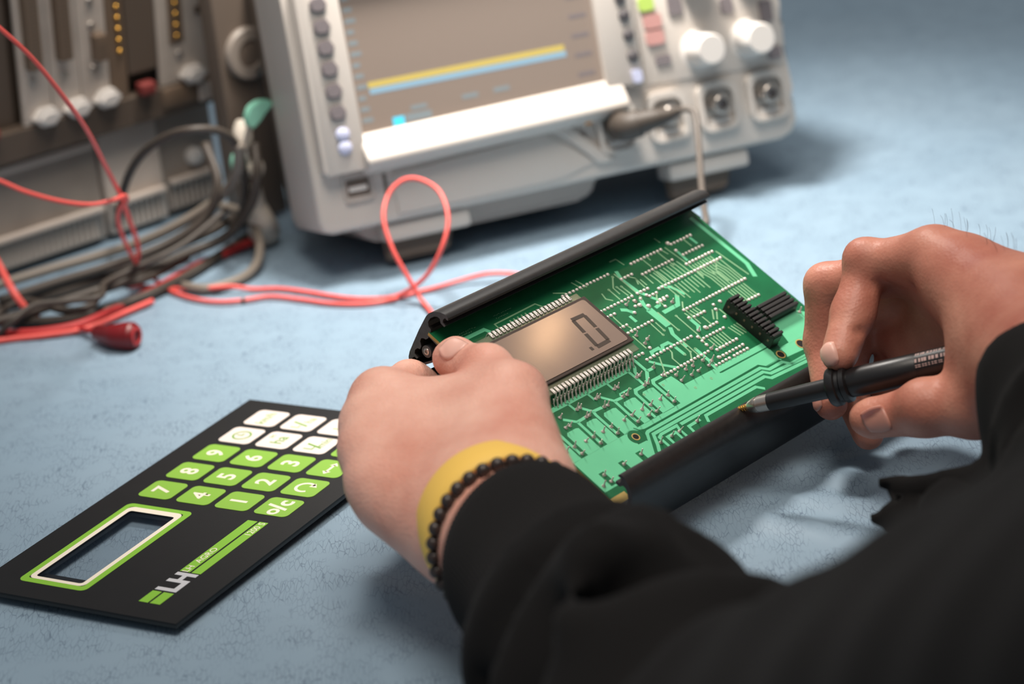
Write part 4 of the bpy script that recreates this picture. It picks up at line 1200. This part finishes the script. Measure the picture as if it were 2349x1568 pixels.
BL = 'bundle of dark cables before the card rack'
cable('dark_cable', 'dark cable rising in a big arc before the grey power units', [(-234.0, 1425.2, 20.0), (-224.6, 1402.0, 46.0), (-214.3, 1384.9, 66.0), (-201.1, 1368.6, 82.0), (-185.8, 1358.4, 92.0), (-170.7, 1351.5, 96.0), (-156.6, 1358.4, 92.0), (-148.9, 1369.6, 80.0), (-148.2, 1386.8, 56.0), (-153.4, 1410.2, 30.0), (-165.2, 1423.8, 10.0)], 2.6, M['blackcable'])
cable('grey_cable', 'mid grey cable sweeping down from the oscilloscope side to the left edge', [(-146.8, 1368.8, 80.0), (-150.6, 1376.8, 62.0), (-160.5, 1392.6, 46.0), (-175.8, 1398.4, 34.0), (-196.0, 1400.1, 24.0), (-218.6, 1401.4, 16.0), (-243.2, 1400.2, 11.0), (-271.3, 1389.8, 9.0), (-300.6, 1373.3, 8.0), (-314.9, 1365.3, 8.0)], 3.2, M['greycable'])
cable('grey_cable', 'grey cable curling into a tight bend at the foot of the oscilloscope', [(-172.2, 1435.7, 24.0), (-155.0, 1418.3, 22.0), (-145.9, 1393.7, 15.0), (-145.0, 1372.9, 8.0), (-150.3, 1357.5, 4.0), (-160.4, 1344.9, 3.5), (-175.3, 1338.8, 3.5), (-189.0, 1348.5, 3.5)], 2.9, M['greycable'])
cable('dark_cable', 'dark cable in front of all the others, ending at the left edge', [(-147.7, 1438.9, 6.0), (-162.7, 1415.4, 4.0), (-183.5, 1374.3, 3.5), (-204.0, 1343.2, 3.5), (-224.9, 1324.1, 3.5), (-246.1, 1311.5, 3.5), (-268.7, 1311.1, 3.5), (-293.2, 1322.9, 3.5), (-310.3, 1333.9, 3.5)], 3.0, M['blackcable'])
cable('dark_cable', 'dark cable lying straight along the power units', [(-154.8, 1461.2, 14.0), (-173.4, 1429.2, 12.0), (-198.9, 1407.4, 9.0), (-223.5, 1385.1, 7.0), (-247.3, 1363.7, 6.0), (-271.7, 1351.0, 5.0), (-295.8, 1340.3, 5.0), (-310.4, 1335.8, 5.0)], 3.4, M['blackcable'])
cable('dark_cable', 'dark cable crossing the bundle in a shallow S', [(-189.2, 1387.3, 8.0), (-211.7, 1351.7, 9.0), (-233.4, 1340.3, 10.0), (-238.6, 1317.4, 8.0), (-253.1, 1313.0, 8.0), (-278.8, 1334.5, 9.0), (-292.3, 1322.1, 8.0), (-300.0, 1303.4, 4.0)], 2.4, M['blackcable'])
cable('dark_cable', 'dark cable hanging beside the teal clip', [(-171.8, 1412.8, 70.0), (-165.4, 1394.7, 50.0), (-175.9, 1391.9, 30.0), (-200.8, 1386.2, 18.0), (-233.5, 1368.0, 14.0), (-265.6, 1352.5, 12.0), (-293.6, 1333.6, 11.0)], 3.0, M['blackcable'])
cable('dark_cable', 'dark cable bunched against the oscilloscope side', [(-140.0, 1393.9, 72.0), (-140.2, 1383.9, 56.0), (-147.2, 1389.2, 36.0), (-165.0, 1397.1, 16.0), (-190.6, 1380.1, 12.0), (-218.8, 1348.3, 11.0), (-254.3, 1324.2, 10.0), (-284.7, 1306.8, 9.0), (-299.2, 1303.2, 8.0)], 3.0, M['blackcable'])
cable('dark_cable', 'thin dark cable looping over the mat near the red lead', [(-288.9, 1296.5, 4.0), (-279.6, 1293.6, 12.0), (-268.1, 1304.5, 16.0), (-248.8, 1308.6, 15.0), (-232.1, 1313.6, 14.0), (-231.8, 1333.3, 15.0), (-218.1, 1349.4, 16.0), (-188.3, 1370.1, 22.0), (-162.1, 1392.0, 34.0)], 2.0, M['blackcable'])

# hanging clips by the oscilloscope side
def clip(name, label, pts, r, m, m2=None):
    e0 = Vector(pts[0]); e = empty(name, e0)
    tag(e, label, 'clip')
    bm = nb(); tube(bm, [Vector(p) - e0 for p in pts], r, 14, 6); from_bm('clip_body', bm, m, e, smooth=True)
    a, b = Vector(pts[-2]) - e0, Vector(pts[-1]) - e0
    bm = nb(); cyl(bm, tuple(b), tuple(b + (b - a).normalized() * 7), 1.6, 1.2, n=12); from_bm('clip_pin', bm, M['steel'], e)
    return e
tf = empty('teal_clip', mtx=frame((-143.0, 1388.9, 84.0), RUx, (0, 0, 1)))
tag(tf, 'teal flag-shaped clip in front of the dark upright case', 'clip')
bm = nb(); prism(bm, [(0, 0), (-1, 7), (3, 12.5), (10, 14.5), (17, 13), (21, 9.5), (15, 5.5), (8, 2.5), (4, -2.5)], -2, 2)
bmesh.ops.bevel(bm, geom=list(bm.edges), offset=1.1, segments=2, affect='EDGES')
from_bm('clip_body', bm, M['teal'], tf, auto=50)
bm = nb(); cyl(bm, (2, 0, 0), (-3, -10, 0), 1.5, 1.2, n=12); from_bm('clip_pin', bm, M['steel'], tf)
clip('cream_clip', 'long cream clip hanging below the teal one', [(-146.7, 1405.8, 84.0), (-147.3, 1401.6, 76.0), (-145.9, 1395.9, 68.0)], lambda t: 2.6 + 3.4 * math.sin(math.pi * (.1 + .8 * t)), M['cream'])
clip('teal_clip', 'small pale teal clip under the long cream one', [(-151.3, 1398.2, 66.0), (-151.3, 1397.3, 60.0), (-151.2, 1396.3, 54.0)], lambda t: 3.0 + 2.6 * math.sin(math.pi * (.1 + .8 * t)), M['teal'])
clip('cream_clip', 'short cream clip nearest the oscilloscope bezel', [(-141.4, 1395.2, 62.0), (-141.8, 1394.7, 57.0), (-141.9, 1394.1, 52.0)], lambda t: 3.2 + 2.4 * math.sin(math.pi * (.1 + .8 * t)), M['cream'])
cable('cream_plug', 'cream tapered plug standing on the mat at the oscilloscope foot', [(-144.9, 1402.6, 42.0), (-145.8, 1407.6, 30.0), (-143.9, 1407.6, 20.0), (-144.5, 1419.9, 9.0)], lambda t: 4.5 + 5.5 * t, M['cream'], None, 14, 'plug')

# ------------------------------------------------------------------ the worker: two hands and a black sweatshirt
person = empty('person', (E0.x - F2.x * 120, E0.y - F2.y * 120, 0))
tag(person, 'person in a black sweatshirt leaning over the bench, steadying the board and holding a probe', 'person')
inv = Matrix.Translation(-person.location)
def to_person(o):
    o.parent = person
    o.matrix_parent_inverse = inv
    return o
A = np.array
# ---- left hand
C0 = A((-13.2, 863.2, 57.2)); EL = A((60.8, 621.0, 61.9))
LD = (EL - C0) / np.linalg.norm(EL - C0)
tI, tM, tR, tP = (-57.2, 948.7, 79.5), (-62.2, 932.2, 75.4), (-63.3, 915.2, 70.3), (-61.2, 898.0, 64.4)
wr, wu, wc = (-0.9, 871.5, 65.1), (-26.2, 864.1, 51.2), (-14.7, 869.0, 58.4)
def chain(P, pts, rs, k):
    d = None
    for i in range(len(pts) - 1):
        s = seg_d(P, pts[i], pts[i + 1], rs[i], rs[i + 1])
        d = s if d is None else smin(d, s, k)
    return d
def left_sdf(P):
    d = seg_d(P, wr, tI, 17, 12.5)
    for a, b, ra, rb in ((wc, tM, 17, 12.5), (wc, tR, 16, 12), (wu, tP, 17, 11),
                         ((-15.9, 899.8, 55.0), (-43.8, 949.9, 60.2), 20, 15), ((-27.3, 882.2, 50.9), (-54.0, 914.3, 50.9), 19, 13),
                         ((-31.1, 866.2, 51.1), (-56.5, 891.2, 57.8), 14, 11)):
        d = smin(d, seg_d(P, a, b, ra, rb), 14)
    # thumb ball and thumb
    th = seg_d(P, (-1.3, 875.8, 68.0), (-1.7, 922.9, 84.9), 18, 13.2)
    th = smin(th, seg_d(P, (-9.2, 894.8, 70.1), (-18.1, 935.1, 77.5), 19, 14), 14)
    d = smin(d, th, 14)
    d = smin(d, seg_d(P, (-13.0, 916.3, 78.8), (-44.1, 946.6, 74.1), 14, 11.5), 12)
    d = smin(d, chain(P, [(-1.7, 922.9, 84.9), (-11.6, 951.3, 86.5), (-24.6, 975.6, 82.8)], [12.8, 10.4, 8.8], 5), 7)
    d = smin(d, seg_d(P, (-24.8, 974.7, 86.1), (-27.9, 978.0, 83.5), 7.6, 7.2), 4)
    # forearm
    e1 = C0 + LD * 130
    d = smin(d, seg_d(P, C0 - LD * 4, C0 + LD * 30, 27.5, 28), 16)
    d = smin(d, seg_d(P, C0 + LD * 20, e1, 28, 36), 10)
    # fingers curled under the board
    f = chain(P, [tI, (-46.9, 995.3, 67.1), (-34.2, 1011.7, 53.8), (-23.6, 1014.1, 48.8)], [11.5, 9.6, 8.6, 7.4], 4)
    d = smin(d, f, 7)
    f = chain(P, [tM, (-57.1, 973.7, 60.8), (-41.6, 989.2, 45.3), (-29.1, 984.3, 43.8)], [11.5, 9.8, 8.8, 7.6], 4)
    d = smin(d, f, 5)
    f = chain(P, [tR, (-58.4, 953.4, 55.2), (-46.2, 971.7, 38.6), (-32.9, 969.3, 38.1)], [11, 9.4, 8.4, 7.4], 4)
    d = smin(d, f, 5)
    f = chain(P, [tP, (-57.8, 930.2, 50.6), (-48.2, 946.7, 37.6), (-38.0, 946.4, 36.9)], [10, 8.4, 7.6, 6.8], 4)
    d = smin(d, f, 5)
    # knuckle and tendon relief on the back of the hand
    for q, r in ((tI, 6), (tM, 6), (tR, 5.5), (tP, 5)):
        qq = A(q) - A((-0.25, 0.85, -0.3)) * 8.5
        d = smin(d, np.linalg.norm(P - qq, axis=-1) - r, 9)
    return d

# ---- right hand
rI, rM, rR, rP = (184.3, 978.4, 106.9), (181.9, 997.3, 94.7), (185.7, 1011.4, 81.1), (191.8, 1014.8, 67.7)
RW = A((213.1, 927.2, 84.8)); ER = A((235.3, 698.1, 73.4)); RD = (ER - RW) / np.linalg.norm(ER - RW)
def right_sdf(P):
    d = seg_d(P, (211.9, 934.5, 90.0), rI, 22, 12.5)
    for a, b, ra, rb in (((214.6, 942.8, 83.6), rM, 20, 12), ((214.4, 946.2, 78.5), rR, 18, 11.5), ((212.0, 944.3, 73.5), rP, 17, 11),
                         ((195.0, 964.9, 99.5), (209.9, 937.7, 90.0), 17, 22)):
        d = smin(d, seg_d(P, a, b, ra, rb), 12)
    th = seg_d(P, (206.7, 917.9, 74.6), (188.7, 921.9, 59.8), 21, 13.5)
    th = smin(th, seg_d(P, (203.5, 935.3, 77.9), (193.0, 939.2, 65.7), 18, 13), 12)
    d = smin(d, th, 12)
    d = smin(d, chain(P, [(188.7, 921.8, 59.4), (169.6, 936.8, 53.8), (150.8, 949.1, 46.8)], [13, 11.0, 8.8], 5), 6)
    d = smin(d, seg_d(P, (149.0, 951.0, 46.2), (147.1, 952.0, 46.0), 7.8, 6.8), 4)
    d = smin(d, seg_d(P, RW, RW + RD * 110, 29, 35), 16)
    # index finger arched over the probe
    d = smin(d, chain(P, [rI, (159.6, 1000.8, 98.2), (149.8, 987.7, 80.7), (140.7, 972.3, 68.4)], [11.5, 9.6, 9.3, 8.2], 4.5), 6)
    d = smin(d, np.linalg.norm(P - A((156.6, 998.2, 102.7)), axis=-1) - 7.6, 6)
    d = smin(d, np.linalg.norm(P - A((169.5, 931.8, 57.5)), axis=-1) - 11.6, 5)
    for a, b in (((166.1, 985.4, 91.5), (156.2, 984.5, 94.9)), ((157.4, 974.8, 75.1), (148.7, 973.6, 77.5)), ((184.3, 966.0, 108.2), (174.9, 973.4, 93.8))):
        d = -smin(-d, seg_d(P, a, b, 1.6, 1.2), 3.5)
    # middle finger behind it, tip under the probe
    f = chain(P, [rM, (143.1, 1020.7, 83.2), (140.3, 1017.1, 56.8), (139.1, 996.2, 35.5)], [11.5, 9.4, 8.8, 7.6], 4)
    d = smin(d, f, 4)
    # ring finger passing beneath the probe
    f = chain(P, [rR, (158.8, 1032.6, 63.8), (150.5, 1023.0, 33.0), (155.4, 998.0, 17.8)], [11, 9.2, 8.4, 7.2], 4)
    d = smin(d, f, 3.5)
    # flesh of the palm closing the hollow behind the probe
    f = seg_d(P, (204.0, 987.6, 80.4), (185.0, 1013.2, 52.2), 21, 15)
    f = smin(f, seg_d(P, (185.0, 1013.2, 52.2), (169.1, 1034.6, 52.3), 14, 9), 6)
    d = smin(d, f, 5)
    # little finger folded into the palm
    f = chain(P, [rP, (176.9, 1033.6, 49.6), (168.6, 1026.1, 29.7), (170.0, 1009.2, 19.1)], [10, 8.4, 7.4, 6.6], 4)
    d = smin(d, f, 3.5)
    return d

def bounds(pts, pad):
    p = A(pts); return p.min(0) - pad, p.max(0) + pad
lo, hi = bounds([C0 + LD * 120, C0, A(tI), A(tP), A((-24.6, 975.6, 82.8)), A((-23.6, 1014.1, 48.8)), A(wr)], 32)
V1, Q1 = surface_net(left_sdf, lo, hi, 1.5, 2)
lo, hi = bounds([RW + RD * 100, RW, A(rI), A(rP), A((139.1, 996.2, 35.5)), A((155.4, 998.0, 17.8)), A((143.1, 1020.7, 83.2)), A((150.8, 949.1, 46.8))], 34)
V2, Q2 = surface_net(right_sdf, lo, hi, 1.5, 2)
def fix(V, Q):
    a, b, c = V[Q[:, 0]], V[Q[:, 1]], V[Q[:, 2]]
    vol = np.einsum('ij,ij->i', a - V.mean(0), np.cross(b - V.mean(0), c - V.mean(0))).sum()
    return Q[:, ::-1].copy() if vol < 0 else Q
Q1 = fix(V1, Q1); Q2 = fix(V2, Q2)
SHL = A((E0.x - F2.x * 200 - R2.x * 190, E0.y - F2.y * 200 - R2.y * 190, 250.0))
SHR = A((E0.x - F2.x * 200 + R2.x * 190, E0.y - F2.y * 200 + R2.y * 190, 250.0))
BC = A((E0.x - F2.x * 215, E0.y - F2.y * 215, 0.0))
def arms_sdf(P):
    d = smin(seg_d(P, C0 + LD * 105, EL, 33, 38), seg_d(P, EL, SHL, 38, 50), 12)
    e = smin(seg_d(P, RW + RD * 92, ER, 33, 38), seg_d(P, ER, SHR, 38, 50), 12)
    d = np.minimum(d, e)
    d = smin(d, seg_d(P, SHL, SHR, 50, 50), 20)
    return smin(d, seg_d(P, BC + A((0, 0, -120)), BC + A((0, 0, 200)), 95, 115), 30)
V4, Q4 = surface_net(arms_sdf, A([-110, 170, -330.0]), A([690, 930, 420.0]), 8.0, 2)
Q4 = fix(V4, Q4)
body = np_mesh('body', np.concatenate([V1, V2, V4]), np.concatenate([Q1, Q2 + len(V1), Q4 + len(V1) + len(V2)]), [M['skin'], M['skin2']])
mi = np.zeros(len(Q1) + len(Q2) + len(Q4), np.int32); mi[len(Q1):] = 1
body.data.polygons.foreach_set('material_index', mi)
to_person(body)
def nail(name, sdf, c, n, lg, ln, wd, m):
    wd *= 0.86; ln *= 0.9
    c = A(c, float); n = A(n, float); n /= np.linalg.norm(n)
    lg = A(lg, float); lg -= n * (lg @ n); lg /= np.linalg.norm(lg)
    lt = np.cross(n, lg)
    N = 11
    pts = []
    for i in range(N):
        for j in range(N):
            s = i / (N - 1) * 2 - 1; t = j / (N - 1) * 2 - 1
            # rounded-square outline
            k = max(abs(s), abs(t)); q = math.hypot(s, t)
            f = (k / q) ** 0.62 if q > 1e-6 else 1
            pts.append(c + lg * s * f * ln / 2 + lt * t * f * wd / 2 + n * 9)
    pts = A(pts); start = pts.copy()
    for _ in range(40):
        pts = pts - n * np.clip(sdf(pts), -2, 2)[:, None] * 0.7
    dep = (start - pts) @ n
    pts = start - n * np.clip(dep, 0, np.median(dep) + 2.6)[:, None]
    pts = pts + n * 0.42
    ed = A([0.55 if (i in (0, N - 1) or j in (0, N - 1)) else 0 for i in range(N) for j in range(N)])
    pts = pts - n * ed[:, None]
    F = [(i * N + j, (i + 1) * N + j, (i + 1) * N + j + 1, i * N + j + 1) for i in range(N - 1) for j in range(N - 1)]
    o = from_py(name, [tuple(p) for p in pts], F, m, None, True)
    so = o.modifiers.new('t', 'SOLIDIFY'); so.thickness = 0.0005; so.offset = 0
    return to_person(o)
v = lambda a, b: A(b) - A(a)
nail('fingernail', left_sdf, (-25.3, 968.1, 91.1), (0.05, -0.55, 0.85), v((-11.6, 951.3, 86.5), (-27.9, 980.0, 83.1)), 13.5, 13.0, M['nail'])
nail('fingernail', right_sdf, (149.5, 937.1, 49.2), (-0.12, -0.86, -0.38), v((169.6, 936.8, 53.8), (148.3, 952.6, 44.8)), 13.5, 12.5, M['nail2'])
nail('fingernail', right_sdf, (136.8, 968.7, 70.2), (-0.94, -0.28, 0.12), v((149.8, 987.7, 80.7), (140.7, 972.3, 68.4)), 11.5, 10, M['nail'])
nail('fingernail', right_sdf, (137.3, 996.9, 37.5), (-0.85, -0.35, 0.1), v((140.3, 1017.1, 56.8), (139.1, 996.2, 35.5)), 10, 9, M['nail2'])

# fine dark hairs along the back of the right wrist
hb = nb(); hr = random.Random(11)
for i in range(26):
    t = hr.random()
    p = A((187.1, 982.7, 118.1)) * (1 - t) + A((213.1, 942.5, 102.5)) * t + A([hr.uniform(-4, 4), hr.uniform(-6, 6), hr.uniform(-5, 0)])
    for _ in range(10): 
        e = 0.5
        g = A([right_sdf((p + e * np.eye(3)[k])[None])[0] - right_sdf((p - e * np.eye(3)[k])[None])[0] for k in range(3)]); g /= np.linalg.norm(g) + 1e-9
        p = p - g * right_sdf(p[None])[0] * .8
    tip = p + g * hr.uniform(3, 6) + A([-hr.uniform(1, 4), 0, hr.uniform(1, 4)])
    tube(hb, [tuple(p - g), tuple((p + tip) / 2 + g * .5), tuple(tip)], 0.05, 4, 2)
ho = to_person(from_bm('arm_hair', hb, M['blackcable'])); ho['kind'] = 'stuff'

# ---- sweatshirt
SHL = A((E0.x - F2.x * 200 - R2.x * 190, E0.y - F2.y * 200 - R2.y * 190, 250.0))
SHR = A((E0.x - F2.x * 200 + R2.x * 190, E0.y - F2.y * 200 + R2.y * 190, 250.0))
BC = A((E0.x - F2.x * 215, E0.y - F2.y * 215, 0.0))
def along(c, d, s, off=(0, 0, 0)): return tuple(c + d * s + A(off))
def sweater_sdf(P):
    d = seg_d(P, along(C0, LD, 112), along(C0, LD, 165), 43.5, 48)
    ring = np.abs((P - A(along(C0, LD, 106))) @ LD); rad = np.linalg.norm(P - A(along(C0, LD, 106)) - ((P - A(along(C0, LD, 106))) @ LD)[..., None] * LD, axis=-1)
    d = smin(d, np.sqrt(ring ** 2 + (rad - 41) ** 2) - 6.5, 5)
    d = smin(d, seg_d(P, along(C0, LD, 165), tuple(EL), 48, 62), 14)
    d = smin(d, seg_d(P, tuple(EL), tuple(SHL), 58, 74), 25)
    r = seg_d(P, along(RW, RD, 80), along(RW, RD, 150), 44, 56)
    r = smin(r, seg_d(P, along(RW, RD, 150), tuple(ER), 56, 60), 14)
    r = smin(r, seg_d(P, tuple(ER), tuple(SHR), 62, 78), 25)
    # loose cloth under the right wrist
    r = smin(r, seg_d(P, (186.2, 846.9, 56.6), (136.5, 867.7, 55.0), 13, 3.2), 5)
    r = smin(r, seg_d(P, (183.9, 837.9, 47.1), (133.2, 859.9, 43.0), 12, 3.2), 5)
    r = -smin(-r, seg_d(P, (153.8, 846.2, 54.9), (126.1, 852.1, 56.2), 4.5, 6.5), 3)
    r = -smin(-r, seg_d(P, (156.3, 859.8, 48.4), (129.4, 874.7, 45.4), 4.5, 6.5), 3)
    r = smin(r, seg_d(P, (184.8, 820.4, 43.3), (143.6, 835.7, 41.3), 24, 6), 7)
    r = smin(r, seg_d(P, (208.3, 866.8, 66.8), (197.0, 871.2, 92.3), 24, 14), 16)
    r = smin(r, seg_d(P, (191.8, 752.3, 47.1), (147.7, 770.7, 39.3), 44, 22), 22)
    d = smin(d, r, 12)
    b = seg_d(P, tuple(BC + A((0, 0, -150))), tuple(BC + A((0, 0, 210))), 120, 150)
    d = smin(d, b, 40)
    d = smin(d, seg_d(P, tuple(SHL), tuple(SHR), 74, 74), 40)
    # folds: creases across the left sleeve and long ones down the right
    def fold(a, b, ra, rb, k, sgn):
        nonlocal d
        s = seg_d(P, a, b, ra, rb)
        if sgn > 0: d = smin(d, s, k)
        else: d = -smin(-d, s, k)
    for pts, rr in (([(60.4, 645.3, 131.3), (33.5, 631.4, 137.1), (18.9, 621.2, 124.2)], 6.0), ([(143.5, 797.4, 81.2), (157.6, 766.8, 85.1), (171.0, 715.1, 90.0)], 8.0), ([(-13.9, 760.0, 67.4), (-18.9, 734.4, 56.3)], 4.5)):
        for a, b in zip(pts, pts[1:]):
            fold(a, b, rr, rr, 7, -1)
    for pts, rr in (([(39.2, 713.1, 112.7), (21.0, 693.7, 118.0), (6.5, 669.9, 111.7)], 8), ([(152.2, 803.1, 67.9), (159.6, 777.6, 71.2), (174.8, 731.2, 75.9)], 13)):
        for a, b in zip(pts, pts[1:]):
            fold(a, b, rr, rr, 12, 1)
    for c, D, fs in ((C0, LD, ((124, 10, 6, 6.5), (138, 12, 6, -7), (155, -16, 9, 8.0), (175, -14, 9, -8.0), (197, 10, 11, 8.5), (222, 14, 10, -8.0))),
                     (RW, RD, ((98, 14, 7, 5.0), (114, 16, 8, -7.0), (138, -18, 12, 11.0), (166, -20, 12, -10.0), (198, 12, 14, 10.0)))):
        w_ = P - c; h_ = w_ @ D
        e1_ = np.cross(D, (0, 0, 1.0)); e1_ /= np.linalg.norm(e1_); e2_ = np.cross(D, e1_)
        ra = w_ @ e1_; rb = w_ @ e2_
        ph = np.arctan2(rb, ra); near = np.exp(-np.clip(np.hypot(ra, rb) - 60, 0, None) / 12)
        for s0, k0, wd, am in fs:
            d = d - am * near * np.exp(-((h_ - s0 - k0 * np.sin(ph + s0)) / wd) ** 2)
    q = 1.7 * np.sin(P[..., 1] * .021 + P[..., 0] * .011)
    d = d + 2.6 * np.sin(P[..., 0] * .075 + P[..., 1] * .03 + q) * np.cos(P[..., 2] * .03 + P[..., 1] * .012) + 0.9 * np.sin(P[..., 0] * .05 - P[..., 1] * .16 + q * 2)
    return d
lo = A([-110, 190, -320.0]); hi = A([690, 930, 440.0])
V3, Q3 = surface_net(sweater_sdf, lo, hi, 4.6, 2)
Q3 = fix(V3, Q3)
sw = to_person(np_mesh('sweatshirt', V3, Q3, M['cloth']))

def cuff(name, c, d, s0, s1, r0, r1, nrib, tilt=0.0, tdir=None):
    bm = nb()
    prof = [(s0 + 2, r0 - 3), (s0, r0 - 1.6), (s0 + 0.6, r0)] + [(s0 + (s1 - s0) * t, r0 + .4 + (r1 - r0) * t ** 1.4 + 0.7 * math.sin(t * 9)) for t in (.12, .24, .36, .48, .6, .72, .84, .94)] + [(s1, r1 + 1.0), (s1 + 3, r1 - 2)]
    lathe(bm, tuple(c), tuple(d), prof, n=nrib * 4, mod=lambda t, h: 1 + 0.009 * math.cos(t * nrib))
    if tilt:
        for v_ in bm.verts:                      # the rim sits higher up on one side of the wrist
            p = A(v_.co) - c
            h = p @ d
            side = (p - d * h) @ tdir / r0
            w = max(0.0, 1 - max(0.0, h - s0) / (s1 - s0))
            v_.co = Vector(v_.co) - Vector(d) * (tilt * side * w)
    return to_person(from_bm(name, bm, M['rib'], None, smooth=True))
tdl = A(wr) - A(wu); tdl -= LD * (tdl @ LD); tdl /= np.linalg.norm(tdl)
cuff('cuff', C0, LD, 33, 108, 35.4, 40, 116, 8.0, tdl)
cuff('cuff', RW, RD, 50, 90, 33.5, 42, 62)

# ---- wristband and beads on the left wrist
q = Vector(LD).to_track_quat('Z', 'Y').to_matrix()
def wring(s, r, a, tilt=0.0):
    return Vector(C0) + Vector(LD) * (s + tilt * math.cos(a)) + q @ Vector((math.cos(a) * r, math.sin(a) * r, 0))
bc = Vector(C0)
bm = nb(); N = 72
R_ = []
for i in range(N):
    a = 2 * math.pi * i / N
    R_.append([bm.verts.new(wring(s, r, a) - bc) for s, r in ((-4.5, 30.6), (-4.8, 32.0), (-3, 32.8), (6, 33.1), (14.0, 32.7), (14.5, 31.8), (14.1, 30.8))])
for i in range(N):
    a, b = R_[i], R_[(i + 1) % N]
    for j in range(7):
        bm.faces.new((a[j], a[(j + 1) % 7], b[(j + 1) % 7], b[j]))
wb = from_bm('wristband', bm, M['yellowband'], None, smooth=True); wb.location = bc * S
tag(wb, 'smooth yellow wristband on the left wrist above the beads', 'wristband')
bb_ = empty('bead_bracelet', bc)
tag(bb_, 'bracelet of small dark wooden beads on the left wrist beside the yellow band', 'bracelet')
bm = nb(); bmesh.ops.create_uvsphere(bm, u_segments=16, v_segments=10, radius=3.0)
for v_ in bm.verts: v_.co.z *= 0.92
bead0 = from_bm('bead', bm, M['bead'], bb_, smooth=True)
NB = 34
for i in range(NB):
    a = 2 * math.pi * i / NB
    o = bead0 if i == 0 else dup(bead0)
    o.location = (wring(20.0, 32.2, a, 1.2) - bc) * S
    o.rotation_euler = (a, a * 1.7, 0)
bm = nb(); tube(bm, [wring(20.0, 32.2, 2 * math.pi * i / 36, 1.2) - bc for i in range(37)], 0.6, 6, 1)
from_bm('cord', bm, M['blackcable'], bb_)

# ------------------------------------------------------------------ test probe in the right hand
p_tip = Vector((96.2, 985.8, 41.9)); p_end = Vector((202.5, 939.0, 76.6))
te = empty('test_probe', p_tip)
tag(te, 'black test probe with a gilded tip held in the right hand over the board', 'probe')
ax = (p_end - p_tip); L = ax.length; ax.normalize()
def pm_(px): return L * (px - 1692) / (2290 - 1692)
def pl_(name, prof, m, n=28, par=te): 
    bm = nb(); lathe(bm, (0, 0, 0), tuple(ax), prof, n); return from_bm(name, bm, m, par, auto=40)
pl_('tip', [(0, 0.5), (0.4, 1.0), (5.2, 1.5), (5.4, .2)], M['goldtip'], 16)
tc_ = [pl_('tip_ring', [(0.9 + i * 1.1, 1.25 + i * .1), (1.3 + i * 1.1, 1.4 + i * .1), (1.4 + i * 1.1, 1.1)], M['goldtip'], 16) for i in range(4)]
pl_('ferrule', [(4.6, 1.4), (6.0, 2.6), (8.5, 3.5), (9.4, 3.6), (9.6, 3.3), (10.2, 3.3), (10.4, 3.7), (15.2, 3.8), (15.3, .2)], M['steel'])
pl_('shaft', [(15.0, 3.3), (15.4, 4.0), (pm_(1910), 4.5), (pm_(1910), .2)], M['probe'])
g0 = pm_(1912)
pl_('guard', [(g0, 4.5), (g0 + .4, 8.2), (g0 + 1.4, 8.8), (g0 + 4.2, 8.6), (g0 + 4.8, 7.6), (g0 + 6.2, 7.4), (g0 + 7.0, 8.2), (g0 + 9.0, 8.0), (g0 + 9.6, 6.6), (g0 + 9.7, .2)], M['probe'])
pl_('handle', [(g0 + 9.0, 6.2), (g0 + 14, 6.6), (pm_(2110), 6.5), (pm_(2112), 6.3), (pm_(2250), 6.2), (pm_(2252), 5.4), (pm_(2330), 4.6), (pm_(2360), 3.2), (pm_(2362), .2)], M['probe'])
sl = pl_('label_sleeve', [(pm_(2116), 6.2), (pm_(2117), 6.45), (pm_(2216), 6.4), (pm_(2217), 6.1)], M['probe'])
pl_('label_band', [(pm_(2222), 6.2), (pm_(2223), 6.5), (pm_(2240), 6.45), (pm_(2241), 6.1)], M['labelgrey'])
# worn print on the sleeve: small raised flecks on the upward side, too worn to read
upv = Vector((0.05, -0.55, 0.83)); upv = (upv - ax * upv.dot(ax)).normalized(); sdv = ax.cross(upv)
bm = nb(); wr_ = random.Random(4)
for row, hgt in ((-0.42, .9), (0.12, 1.3), (0.5, .6)):
    s = pm_(2120)
    while s < pm_(2212):
        w = wr_.uniform(.5, 1.3)
        for k in range(2):
            ang = row + k * 0.12
            c = ax * s + (upv * math.cos(ang) + sdv * math.sin(ang)) * 6.46
            tn = (-upv * math.sin(ang) + sdv * math.cos(ang))
            nn = (upv * math.cos(ang) + sdv * math.sin(ang)) * .06
            vv = [bm.verts.new(c + ax * (dx * w / 2) + tn * (dy * hgt * .35) + nn) for dx, dy in ((-1, -1), (1, -1), (1, 1), (-1, 1))]
            bm.faces.new(vv)
        s += w + wr_.uniform(.3, .9)
from_bm('label_print', bm, M['labelgrey'], sl)['kind'] = 'stuff'
bm = nb(); tube(bm, [ax * pm_(2355), ax * (pm_(2450)) + Vector((6, -10, 4)), ax * pm_(2600) + Vector((30, -60, -10)), ax * pm_(2700) + Vector((60, -140, -20))], 2.0, 10, 8)
from_bm('lead', bm, M['blackcable'], te, smooth=True)
